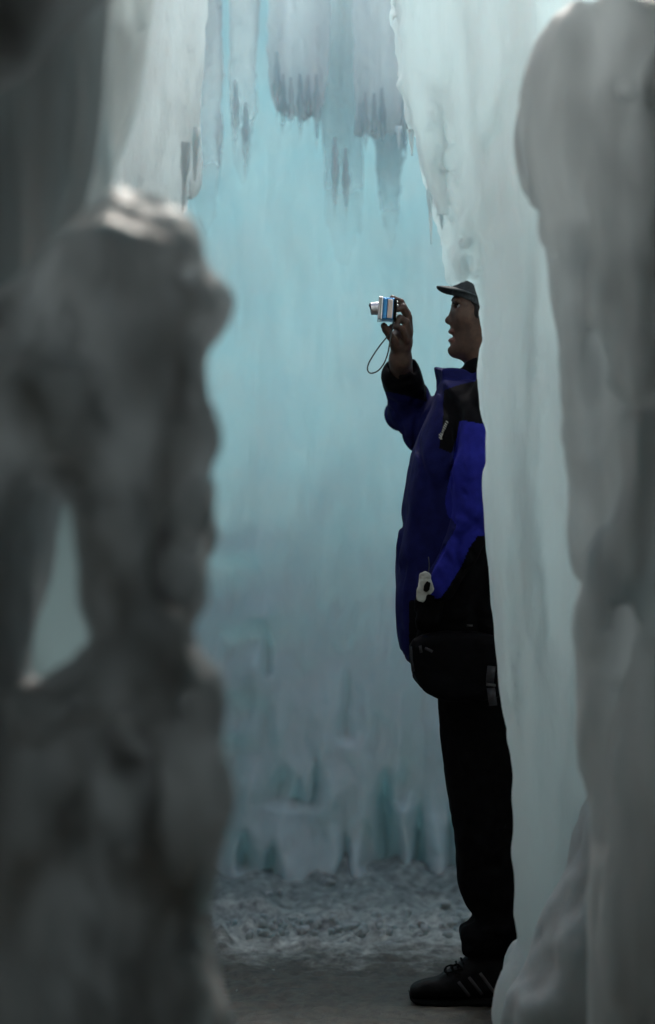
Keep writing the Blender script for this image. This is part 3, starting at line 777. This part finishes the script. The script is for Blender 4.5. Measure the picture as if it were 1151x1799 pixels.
# neck, trunk
f.cone(PP(858, 600), PP(866, 700), .055, .060, .03)
f.ell(PP(850, 775), (U(56), .15, U(80)), .05); f.ell(PP(835, 920), (U(70), .155, U(120)), .06); f.ell(PP(838, 1080), (U(76), .165, U(90)), .06)
f.cone(PP(868, 722, NEAR+.03), PP(868, 722, FAR-.03), .042, .042, .05)
# near arm, hanging with the hand at the pocket
f.chain([PP(860, 735, NEAR+.02), PP(838, 905, 5.785), PP(772, 1010, 5.76)], [.040, .034, .026], .02)
f.ell(PP(752, 1042, 5.765), (U(20), .018, U(28)), .015)
for i, dx in enumerate((-12, -4, 4, 12)):
    f.chain([PP(750+dx, 1060, 5.765), PP(744+dx, 1082, 5.765), PP(744+dx, 1098 - abs(dx)*.4, 5.775)], [.0095, .009, .008], .006)
f.chain([PP(745, 1035, 5.765), PP(732, 1050, 5.77), PP(730, 1064, 5.775)], [.011, .010, .009], .006)
# far arm, raised
ELB = PP(720, 718, 6.31); WR = PP(706, 628, 6.115)
f.chain([PP(850, 735, FAR), ELB, WR], [.040, .034, .0285], .02)
# hand: palm
f.cone(WR, PP(707, 603, 6.10), .0265, .026, .012)
f.ell(PP(708, 590, 6.095), (U(19), .017, U(24)), .014)
f.ell(PP(697, 598, 6.083), (U(11), .014, U(17)), .010)           # ball of the thumb
f.ell(PP(716, 590, 6.085), (U(9), .014, U(20)), .010)            # heel of the hand
# thumb under the camera
f.chain([PP(697, 600, 6.075), PP(687, 588, 6.056), PP(679, 577, 6.042), PP(675, 570.5, 6.034)], [.0115, .0105, .0098, .0085], .006, kj=.003)
# index over the top
f.chain([PP(718, 572, 6.100), PP(718, 546, 6.092), PP(706, 526, 6.075), PP(690, 520.5, 6.050)], [.0108, .0098, .0090, .0078], .006, kj=.003)
# middle, ring and little finger curled in behind and below the body of the camera
f.chain([PP(721, 578, 6.088), PP(719, 553, 6.080), PP(709, 536, 6.066), PP(699, 540, 6.058)], [.0112, .0105, .0098, .0085], .006, kj=.003)
f.chain([PP(720, 584, 6.078), PP(715, 563, 6.064), PP(704, 556, 6.056), PP(699, 563, 6.050)], [.0110, .0102, .0095, .0082], .006, kj=.003)
f.chain([PP(717, 594, 6.072), PP(708, 576, 6.056), PP(698, 571, 6.046), PP(690, 571, 6.042)], [.0098, .0090, .0084, .0074], .006, kj=.003)
f.bump(PP(718, 588, 6.065), PP(700, 577, 6.055), .004, .0022)
f.bump(PP(700, 580, 6.07), PP(703, 612, 6.07), .004, .0018)
# legs and feet
for yy, dx in ((5.905, 0), (6.095, 34)):
    f.chain([PP(838+dx, 1130, yy), PP(848+dx, 1380, yy), PP(870+dx, 1660, yy)], [.080, .058, .040], .04)
    dx = dx * 2.1
    f.chain([PP(868+dx, 1700, yy), PP(800+dx, 1722, yy), PP(750+dx, 1732, yy)], [.036, .030, .020], .02)
V, F = f.mesh(1)
def skinmat(c):
    px = CX + c[:, 0] * 703; py = CY + (CAMH - c[:, 2]) * 703
    lip = (px < 799) & (py > 577.5) & (py < 604.5) & (np.abs(c[:, 1] - 6) < .024) & ((py < 589) & (py > 579) | (py > 592) & (py < 603))
    return np.where(lip, 1, 0)
body = link('body', V, F, [M_skin, M_lip], person, skinmat)
# eyes, lashes, brows
def ball(c, r, n=16):
    V, F = [], []
    for i in range(n//2 + 1):
        for j in range(n):
            a, b = math.pi * i / (n//2), 2 * math.pi * j / n
            V.append(np.array(c) + np.array([math.sin(a)*math.cos(b), math.sin(a)*math.sin(b), math.cos(a)]) * np.array(r))
    for i in range(n//2):
        for j in range(n):
            a = i*n+j; b = i*n+(j+1) % n; F.append((a, a+n, b+n, b))
    return np.array(V), np.array(F)
for sy in (-1, 1):
    c = PP(809, 539.2, 6 + sy*.030)
    e = link('eye', *ball(c, .0112), [M_eye, M_iris], person, lambda q, c=c: (np.linalg.norm(q - (c + np.array([-.0112, 0, .001])), axis=1) < .0068).astype(int))
    V, F = join(*[tube(catmull([c + np.array([-.0085, sy*.003*t, .0045]), c + np.array([-.0155, sy*(.002+.005*t), .0035]), c + np.array([-.0215, sy*(.003+.006*t), .0075])], 4), list(np.linspace(.0011, .0004, 9)), 6) for t in np.linspace(-1.5, 2, 7)])
    link('eyelashes', V, F, M_hair, person)
    V, F = tube(catmull([PP(794.5, 528, 6+sy*.012), PP(797, 524.5, 6+sy*.03), PP(806, 526, 6+sy*.048)], 5), [.001]+[.0026]*9+[.001], 8)
    link('eyebrow', V, F, M_hair, person)

# ---- cap and hair
h_ = Field(PP(780, 640, 5.88), PP(950, 462, 6.12), .0035)
h_.ell(PP(869, 540), (U(71.5), .0805, U(66)), 0)
h_.ell(PP(838, 552, 6), (U(10), .074, U(20)), .01)
# keep hair off the face: cut everything ahead of and below a line from brow to nape
x = h_.ax[0][:, None, None]; z = h_.ax[2][None, None, :]; y = h_.ax[1][None, :, None]
pxx = CX + x * 703; pyy = CY + (CAMH - z) * 703
face = np.maximum((821 + np.clip(pyy - 545, 0, 60) * .32 - pxx) / 703.0, (pyy - 590 - .1*(pxx-900)) / 703.0) + 0*y
h_.a = np.maximum(h_.a, face.astype(np.float32))
h_.rough(.003, 60, 60, 60, 2, 7)
V, F = h_.mesh(1); link('hair', V, F, M_hair, person)

c_ = Field(PP(760, 580, 5.86), PP(960, 440, 6.14), .003)
c_.ell(PP(868, 534), (U(77), .0865, U(74)), 0)
c_.ell(PP(860, 492), (U(56), .066, U(30)), .03)
x = c_.ax[0][:, None, None]; z = c_.ax[2][None, None, :]; y = c_.ax[1][None, :, None]
pxx = CX + x * 703; pyy = CY + (CAMH - z) * 703
cut = ((pyy - (518 + (pxx - 795) * .56)) / 703 / 1.12) + 0 * y     # tilted lower rim
cut = np.maximum(cut, ((pyy - 560) / 703) + 0*y)
c_.a = np.maximum(c_.a, cut.astype(np.float32))
c_.ell(PP(868, 536), (U(72), .0815, U(66)), 0, 'sub')
c_.bump(PP(868, 462), PP(868, 470), .006, -.002)
for a, b in ((812, 500), (830, 485)): c_.bump(PP(a, b, 5.93), PP(a+6, b+30, 5.918), .003, .0015)
c_.rough(.0012, 40, 40, 30, 2, 17)
V, F = c_.mesh(1); cap = link('cap', V, F, M_cap, person)
# curved peak
nu, nv = 22, 34; V = []
for layer in (0, 1):
    for i in range(nu):
        for j in range(nv):
            u, v = i/(nu-1), -1 + 2*j/(nv-1)
            hw = .078 * (1 - .12*u*u)
            fx = 806 + 22*v*v*(1-u) + 8*(1-u) - u * 39 * math.sqrt(max(1 - .80*v*v, 0))
            zz = 503 + 4*(1-u) + (17 - 9*u)*abs(v)**1.8 - 2*math.sin(u*3.0)
            p = PP(fx, zz, 6 + v*hw); p[2] -= layer*.0034; V.append(p)
V = np.array(V); F = []
for i in range(nu-1):
    for j in range(nv-1):
        a = i*nv+j; F.append((a, a+1, a+nv+1, a+nv)); b = a + nu*nv; F.append((b, b+nv, b+nv+1, b+1))
M_ = nu*nv
for j in range(nv-1):
    for i, fl in ((0, 0), (nu-1, 1)):
        a = i*nv+j; q = (a, a+M_, a+M_+1, a+1); F.append(q[::-1] if fl else q)
for i in range(nu-1):
    for j, fl in ((0, 1), (nv-1, 0)):
        a = i*nv+j; q = (a, a+M_, a+M_+nv, a+nv); F.append(q[::-1] if fl else q)
link('peak', V, np.array(F), M_cap, cap)

# ---- jacket
j = Field((PP(662, 0)[0], 5.64, PP(0, 1172)[2]), (PP(955, 0)[0], 6.50, PP(0, 622)[2]), .0035)
T = [(770,668),(800,672),(880,672),(930,700),(940,800),(935,1000),(938,1168),(712,1166),(704,1150),(699,1105),(697,1050),(696,990),(699,950),(708,895),(716,850),(724,810),(738,770),(756,725),(766,692)]
poly = smooth_poly([tuple(PP(a, b)[[0, 2]]) for a, b in T], 1)
j.extrude(poly, 6.0, .205, .13)
j.cone(PP(868, 705, 5.84), PP(868, 705, 6.16), .062, .062, .05)
# collar: an upright flared band open at the front
cl = [(767,644),(800,650),(850,654),(905,640),(925,700),(880,715),(800,725),(771,694)]
j.extrude([tuple(PP(a, b)[[0, 2]]) for a, b in cl], 6.0, .085, .012, .012)
j.ell(PP(852, 640), (U(62), .066, U(38)), .006, 'sub')
# far sleeve raised
j.chain([PP(840, 735, FAR-.02), PP(765, 742, 6.26), PP(713, 718, 6.33)], [.09, .076, .046], .02)
j.chain([PP(713, 718, 6.33), PP(728, 696, 6.25), PP(710, 655, 6.17)], [.046, .054, .051], .008)
j.ell(PP(708, 634, 6.135), (U(30), .040, U(17)), .008, 'sub')
# near sleeve, hanging
j.chain([PP(852, 728, 5.82), PP(828, 830, 5.775), PP(832, 905, 5.76)], [.070, .062, .056], .018)
j.chain([PP(832, 905, 5.76), PP(800, 965, 5.755), PP(766, 1022, 5.755)], [.056, .044, .036], .012)
j.ell(PP(755, 1040, 5.755), (U(20), .030, U(10)), .004, 'sub')
# folds
def fold(a, b, w, d, y0=5.72, y1=5.72): j.bump(PP(*a, y0), PP(*b, y1), w, d)
fold((800,760),(790,900), .010, .006); fold((784,890),(845,935), .012, .012); fold((784,905),(835,925), .010, -.006)
fold((800,800),(850,790), .014, .005); fold((812,850),(846,835), .012, .005); fold((835,800),(845,880), .012, -.004)
fold((790,940),(822,975), .009, .007); fold((775,975),(800,1005), .008, .006); fold((762,990),(785,1030), .008, -.004)
fold((735,880),(728,1040), .014, .007, 5.80, 5.80); fold((752,800),(738,1000), .012, -.006, 5.79, 5.79); fold((768,820),(760,960), .013, .008, 5.80, 5.79)
fold((722,900),(714,1120), .010, .006, 5.84, 5.84); fold((745,1000),(722,1130), .014, -.006, 5.8, 5.8)
fold((690,700),(745,690), .012, .008, 6.20, 6.18); fold((700,760),(760,735), .014, .009, 6.28, 6.2); fold((684,735),(735,720), .012, -.007, 6.27, 6.2)
fold((700,780),(770,760), .012, .007, 6.25, 6.12); fold((690,668),(740,658), .010, .006, 6.14, 6.12)
fold((775,690),(800,745), .010, .006, 5.87, 5.80); fold((845,1000),(800,1060), .015, .008, 5.79, 5.79); fold((855,1080),(770,1095), .012, .008, 5.79, 5.79)
fold((797,760),(785,850), .006, .010, 5.76, 5.75); fold((783,850),(776,885), .006, .010, 5.75, 5.75); fold((778,905),(800,930), .008, .014, 5.74, 5.73)
fold((800,930),(770,965), .006, .010, 5.74, 5.74); fold((770,965),(748,1000), .006, .010, 5.74, 5.74); fold((736,830),(726,960), .012, -.009, 5.80, 5.80); fold((746,830),(738,1000), .008, .010, 5.79, 5.79)
fold((812,770),(822,880), .010, -.006); fold((843,770),(848,860), .008, .006); fold((800,820),(835,860), .007, .005); fold((790,862),(830,880), .007, .006)
fold((760,830),(748,960), .007, -.006, 5.79, 5.79); fold((742,860),(736,940), .006, .006, 5.80, 5.80); fold((708,1000),(712,1100), .007, -.005, 5.86, 5.86)
for (a, b_, w_, d_) in [((690,715),(730,706),.007,.007),((700,690),(748,700),.008,.007),((705,745),(745,770),.008,.007),((722,770),(765,800),.009,.006),((752,700),(742,760),.008,-.006),((684,728),(712,745),.007,.006)]:
    for yq in (6.14, 6.18, 6.23): j.bump(PP(*a, yq), PP(*b_, yq), w_, d_ * .7)
j.rough(.0045, 13, 13, 8, 3, 27)
i_ = np.nonzero(np.abs(j.a) < .02); X_, Y_, Z_ = j.ax[0][i_[0]], j.ax[1][i_[1]], j.ax[2][i_[2]]
rid = np.abs(noise(X_ * 12 + Z_ * 3.5, Y_ * 10, Z_ * 5.5 - X_ * 6, 77)); j.a[i_] += (.011 * (np.exp(-(rid / .17) ** 2) - .3)).astype(np.float32)
V, F = j.mesh(1)
bk = [[(776,690),(800,682),(950,640),(950,752),(858,756),(800,744),(796,768),(786,800),(765,790),(772,750)],
      [(826,940),(960,925),(960,1180),(716,1180),(715,1052),(738,1046),(764,1044),(775,1030),(800,990),(812,960)]]
bk = [np.array(q, float) for q in bk]
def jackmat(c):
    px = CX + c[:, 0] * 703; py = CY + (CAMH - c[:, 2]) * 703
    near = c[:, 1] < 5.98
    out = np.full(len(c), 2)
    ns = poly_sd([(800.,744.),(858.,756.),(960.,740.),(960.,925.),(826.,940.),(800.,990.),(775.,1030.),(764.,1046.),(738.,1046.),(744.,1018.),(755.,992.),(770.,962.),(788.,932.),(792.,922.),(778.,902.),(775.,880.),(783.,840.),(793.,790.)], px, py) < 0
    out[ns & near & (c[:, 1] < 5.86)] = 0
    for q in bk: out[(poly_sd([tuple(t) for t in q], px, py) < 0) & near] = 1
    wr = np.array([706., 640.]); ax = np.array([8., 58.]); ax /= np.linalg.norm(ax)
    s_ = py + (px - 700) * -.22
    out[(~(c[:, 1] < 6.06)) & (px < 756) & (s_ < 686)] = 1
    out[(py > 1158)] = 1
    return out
jacket = link('jacket', V, F, [M_blue, M_black, M_blue_shade], person, jackmat)
# black inner collar at the throat
f = Field(PP(790, 680, 5.9), PP(930, 625, 6.1), .003)
f.cone(PP(862, 645), PP(866, 670), .066, .066, 0); f.ell(PP(818, 660), (U(18), .03, U(14)), .015)
f.cone(PP(858, 610), PP(862, 646), .0545, .0545, 0.0, 'sub'); f.rough(.0015, 40, 40, 40, 2, 3)
V, F = f.mesh(1); link('inner_collar', V, F, M_black, person)
# embroidery, zip toggle, pocket piping
def ribbon(pts, w, th, d=(0, -1, 0)):
    pts = [np.array(p, float) for p in pts]; V, F = [], []; d = np.array(d, float)
    for i, p in enumerate(pts):
        t = pts[min(i+1, len(pts)-1)] - pts[max(i-1, 0)]; t /= np.linalg.norm(t)
        s_ = np.cross(t, d); s_ /= np.linalg.norm(s_) + 1e-9
        for a, b in ((-1, 0), (1, 0), (1, 1), (-1, 1)): V.append(p + s_*w*.5*a + d*th*(b-.3))
    for i in range(len(pts)-1):
        for q in range(4): F.append((i*4+q, i*4+(q+1) % 4, i*4+4+(q+1) % 4, i*4+4+q))
    n = (len(pts)-1)*4; F += [(3,2,1,0), (n, n+1, n+2, n+3)]
    return np.array(V), np.array(F)
from mathutils.bvhtree import BVHTree
def bvh(o):
    me = o.data; return BVHTree.FromPolygons([v.co[:] for v in me.vertices], [p.vertices[:] for p in me.polygons])
bj = bvh(jacket); mwj = jacket.matrix_world.copy()
def surf(tree, px, py, y0=5.4, off=.0012, fallback=5.8):
    """the near side of a garment, looked up straight across"""
    o = PP(px, py, y0); r = tree.ray_cast(Vector(o), Vector((0, 1, 0)))
    y = r[0].y - off if r[0] is not None else fallback
    return PP(px, py, y)
parts = []; rnd = random.Random(3)
for i in range(9):
    t = i / 8; cx_, cy_ = 767 + 12*t, 773 - 27*t
    a = rnd.uniform(2.2, 3.8)
    parts.append(ribbon([surf(bj, cx_-a*.55, cy_-a*.5), surf(bj, cx_, cy_-rnd.uniform(-1, 1)), surf(bj, cx_+a*.6, cy_+a*.6)], U(1.5), .0012))
parts.append(ribbon([surf(bj, 765.5, 767), surf(bj, 768, 769), surf(bj, 770.5, 776)], U(1.6), .0012))
parts.append(ribbon([surf(bj, 768 + 9*t, 776 - 22*t) for t in (0, .25, .5)], U(1.2), .0012))
V, F = join(*parts); link('embroidery', V, F, M_white, jacket)
V, F = join(tube([surf(bj, 726, 821, off=.004), PP(722, 822, 5.98)], [.0015, .0025], 6), ribbon([PP(727, 800, 5.998), PP(718, 850, 5.998)], .006, .004))
link('zip_pull', *tube([PP(727, 818, 5.98), PP(722.5, 822, 5.975), PP(723, 826, 5.975)], [.0012, .002, .0012], 6), M_black, jacket)

# ---- gloved near hand
g = Field(PP(700, 1125, 5.70), PP(790, 1010, 5.85), .0035)
g.ell(PP(752, 1042, 5.765), (U(22), .021, U(30)), 0)
for i, dx in enumerate((-12, -4, 4, 12)):
    g.chain([PP(750+dx, 1060, 5.765), PP(744+dx, 1082, 5.765), PP(744+dx, 1098 - abs(dx)*.4, 5.775)], [.0125, .012, .0105], .003)
g.chain([PP(745, 1035, 5.765), PP(732, 1050, 5.77), PP(730, 1064, 5.775)], [.014, .013, .0115], .004)
V, F = g.mesh(1); link('glove', V, F, M_black, person)

# ---- trousers
t_ = Field((PP(755, 0)[0], 5.72, PP(0, 1674)[2]), (PP(990, 0)[0], 6.28, PP(0, 1110)[2]), .0042)
LG = [(768,1130),(768,1225),(772,1290),(780,1350),(789,1410),(797,1470),(803,1530),(809,1566),(818,1586),(828,1598),(822,1606),(806,1612),(802,1622),(803,1634),(808,1643),(808,1655),(814,1662),(860,1668),(912,1660),(930,1560),(934,1400),(940,1250),(940,1130)]
for yy, dx in ((5.905, 0), (6.095, 34)):
    t_.extrude(smooth_poly([tuple(PP(a + dx, b)[[0, 2]]) for a, b in LG], 1), yy, .095, .075, .012)
for a, b, w, d in [((775,1260),(830,1300),.014,.006),((785,1380),(840,1350),.014,.006),((795,1440),(860,1480),.014,-.006),((800,1520),(860,1500),.014,.008),((810,1560),(880,1590),.012,.009),
                   ((806,1610),(880,1612),.010,-.008),((812,1640),(890,1625),.009,.009),((795,1270),(815,1420),.016,-.006)]:
    t_.bump(PP(*a, 5.815), PP(*b, 5.81), w, d)
t_.rough(.0055, 18, 18, 10, 3, 37)
V, F = t_.mesh(1); link('trousers', V, F, M_pants, person)

# ---- shoes
def shoe(yy, dx):
    f = Field(PP(706 + dx, 1756, yy - .07), PP(940 + dx, 1652, yy + .07), .003)
    up = [(717,1734),(718,1722),(726,1713),(745,1707),(762,1705),(775,1697),(790,1688),(805,1678),(815,1668),(830,1658),(905,1658),(912,1690),(922,1712),(922,1738),(720,1742)]
    f.extrude(smooth_poly([tuple(PP(a + dx, b)[[0, 2]]) for a, b in up], 1), yy, .050, .038)
    f.ell(PP(735 + dx, 1745, yy - .062), (.05, .022, .06), .02, 'sub'); f.ell(PP(735 + dx, 1745, yy + .062), (.05, .022, .06), .02, 'sub')
    f.bump(PP(750 + dx, 1706, yy - .04), PP(790 + dx, 1735, yy - .052), .004, .003)
    f.bump(PP(745 + dx, 1712, yy - .045), PP(728 + dx, 1738, yy - .04), .004, .002)
    f.bump(PP(790 + dx, 1688, yy - .04), PP(830 + dx, 1736, yy - .052), .003, .002)
    f.rough(.0012, 50, 50, 50, 2, 47)
    V, F = f.mesh(1); up_o = link('shoe', V, F, M_shoe, person)
    f = Field(PP(706 + dx, 1756, yy - .07), PP(940 + dx, 1725, yy + .07), .0025)
    so = [(715,1729),(722,1737),(760,1739),(800,1738),(850,1734),(926,1732),(926,1750),(880,1751.5),(845,1748),(800,1752),(750,1751),(728,1746),(718,1738)]
    f.extrude([tuple(PP(a + dx, b)[[0, 2]]) for a, b in so], yy, .053, .012)
    for i in range(15): f.cone(PP(728 + 13.5*i + dx, 1753, yy - .08), PP(728 + 13.5*i + dx, 1753, yy + .08), .0032, .0032, .002, 'sub')
    V, F = f.mesh(1); link('sole', V, F, M_sole, up_o)
    tr = bvh(up_o)
    for a, b in (((800,1705),(820,1731)), ((818,1697),(841,1727)), ((837,1690),(861,1723))):
        V, F = ribbon([surf(tr, a[0]+dx+(b[0]-a[0])*t, a[1]+(b[1]-a[1])*t, 5.6 if dx == 0 else yy - .1, .0008, yy - .052) for t in np.linspace(0, 1, 6)], U(5.5), .0016)
        link('stripe', V, F, M_stripe, up_o)
    lp = [(812,1681),(800,1681),(786,1681),(779,1684),(777,1690),(783,1692),(795,1688),(808,1684)]
    V1 = tube(catmull([PP(a + dx, b, yy - .012 - .004*i) for i, (a, b) in enumerate(lp)], 5), .0022, 6)
    lp2 = [(806,1683),(798,1676),(790,1680),(795,1690),(804,1692)]
    V2 = tube(catmull([PP(a + dx, b, yy - .035 - .004*i) for i, (a, b) in enumerate(lp2)], 5), .0020, 6)
    V3 = [tube(catmull([PP(782 + 9*i + dx, 1694 - 6*i, yy - .038), PP(779 + 9*i + dx, 1689.5 - 6*i, yy), PP(782 + 9*i + dx, 1694 - 6*i, yy + .038)], 5), .0024, 6) for i in range(4)]
    V, F = join(V1, V2, *V3); link('laces', V, F, M_sole, up_o)
shoe(5.905, 0); shoe(6.095, 74)

# ---- hip bag
bag = empty('hip_bag', PP(790, 1222, 5.76), 'black hip bag with grey trim worn at the hem of the blue jacket', 'bag')
b = Field((PP(700, 0)[0], 5.66, PP(0, 1236)[2]), (PP(900, 0)[0], 5.98, PP(0, 1090)[2]), .004)
BG = [(714,1118),(716,1150),(721,1178),(732,1196),(750,1210),(772,1220),(810,1222),(850,1218),(885,1205),(892,1150),(880,1108),(800,1100),(740,1104)]
b.extrude(smooth_poly([tuple(PP(a, c)[[0, 2]]) for a, c in BG], 1), 5.83, .095, .03)
b.bump(PP(720, 1128, 5.70), PP(880, 1125, 5.70), .006, .006); b.bump(PP(760, 1160, 5.70), PP(870, 1150, 5.70), .02, -.006)
b.rough(.004, 20, 20, 20, 2, 57)
V, F = b.mesh(1); pouch = link('pouch', V, F, M_black, bag); bb = bvh(pouch)
def onbag(pts, w, th=.002): return ribbon([surf(bb, a, c, 5.5, .0008, 5.72) for a, c in pts], U(w), th)
for nm, pts, w_, mt in [('trim', [(717,1126),(718,1140),(720,1156),(722,1168)], 5, M_trim), ('buckle', [(731,1124),(733,1136)], 5, M_trim), ('webbing', [(739,1128),(752,1134)], 5, M_trim),
                        ('webbing', [(851,1158),(848,1187)], 14, M_trim), ('buckle', [(842,1189),(858,1191)], 5, M_stripe), ('webbing', [(850,1195),(853,1224)], 14, M_trim)]:
    V, F = onbag(pts, w_); link(nm, V, F, mt, bag)
V, F = ribbon([surf(bj, 812, 1092, off=.001), surf(bj, 822, 1093, off=.001)], U(4), .002); link('care_tag', V, F, M_stripe, jacket)

# ---- white tag with black clip hanging at the jacket pocket
tagroot = empty('pass_tag', PP(738, 1050, 5.73), 'crumpled white pass with a black clip hanging at the jacket pocket', 'tag')
f = Field(PP(715, 1062, 5.66), PP(762, 990, 5.80), .002)
yt = float(surf(bj, 736, 1025, off=0)[1]) - .006
yt = min(yt, 5.722)
W_ = [(733,1000),(742,999),(749,1006),(751,1016),(754,1026),(751,1035),(742,1038),(741,1046),(737,1050),(731,1051),(725,1047),(723,1038),(727,1028),(729,1016),(730,1006)]
f.extrude(smooth_poly([tuple(PP(a, c)[[0, 2]]) for a, c in W_], 1), yt, .005, .003)
f.rough(.0025, 110, 110, 80, 2, 67)
f.bump(PP(728, 1036, yt-.005), PP(741, 1042, yt-.005), .0022, .002); f.bump(PP(732, 1012, yt-.005), PP(746, 1012, yt-.005), .0022, .0015)
V, F = f.mesh(0); link('card', V, F, M_white, tagroot)
f = Field(PP(728, 1045, yt - .02), PP(756, 1005, yt + .01), .002)
f.extrude([tuple(PP(a, c)[[0, 2]]) for a, c in [(742,1015),(748,1018),(746,1030),(741,1034),(736,1031),(737,1022)]], yt - .007, .005, .002)
V, F = f.mesh(0); link('clip', V, F, M_sole, tagroot)
V, F = tube(catmull([PP(744, 1003, yt), PP(746, 990, yt), PP(745, 975, yt + .01)], 5), .0012, 6); link('cord', V, F, M_strap, tagroot)

# ---- the compact camera in the raised hand
camr = empty('compact_camera', PP(679, 563, 6.02), 'small silver and blue compact camera held up in the raised hand', 'camera')
def rbox(name, x0, x1, y0, y1, z0, z1, r, mat, tilt=True):
    lo = PP(x0, z1, y0); hi = PP(x1, z0, y1)
    f = Field(lo - .006, hi + .006, .0012)
    f.extrude([(lo[0], lo[2]), (hi[0], lo[2]), (hi[0], hi[2]), (lo[0], hi[2])], (y0 + y1)/2, (y1 - y0)/2, r)
    V, F = f.mesh(0)
    c = PP(679, 543, 6.02); a = math.radians(3.5)
    d = V - c; V = c + np.stack([d[:,0]*math.cos(a) + d[:,2]*math.sin(a), d[:,1], -d[:,0]*math.sin(a) + d[:,2]*math.cos(a)], 1)
    return link(name, V, F, mat, camr)
rbox('core', 669, 692, 5.972, 6.058, 524.5, 562.5, .003, M_cblue)
rbox('front_shell', 664.5, 672, 5.969, 6.061, 523, 563.5, .003, M_silver)
rbox('side_band', 673.2, 678.5, 5.9685, 5.9735, 526, 561.5, .001, M_cblue)
rbox('grip_plate', 680.5, 689.5, 5.9685, 5.9735, 527.5, 560.5, .001, M_cream)
rbox('back_shell', 690.5, 696.5, 5.970, 6.060, 526, 562, .003, M_sole)
rbox('shutter_button', 681, 689, 6.03, 6.045, 521.5, 525, .001, M_silver)
for nm, x0, x1, r, mt in (('lens_barrel', 652, 666, .0160, M_silver), ('lens_ring', 650.8, 655, .0135, M_sole), ('lens', 650.2, 652, .0100, M_glass)):
    n = 6; a_, b_ = PP(x0, 541.5, 6.015), PP(x1, 540.8, 6.015)
    V, F = tube([a_ + (b_-a_)*t for t in (0, .04, .5, .52, .96, 1)], [r*.97, r, r, r*1.04, r*1.04, r*1.04], 32)
    link(nm, V, F, mt, camr)
for i, (a, b_) in enumerate(((699, 531), (700, 537), (698.5, 552))):
    link('button', *ball(PP(a-1.5, b_, 5.985 + .006*i), (.003, .004, .003), 10), M_silver, camr)
pts = [(692,562),(687,584),(678,594),(668,606),(657,622),(648,638),(646,650),(652,656),(664,652),(674,640),(681,622),(684,606),(687,590),(691,572)]
V, F = tube(catmull([PP(a, b_, 6.0 + .02*math.sin(i*.5)) for i, (a, b_) in enumerate(pts)], 7), .0018, 8)
link('wrist_strap', V, F, M_strap, camr)
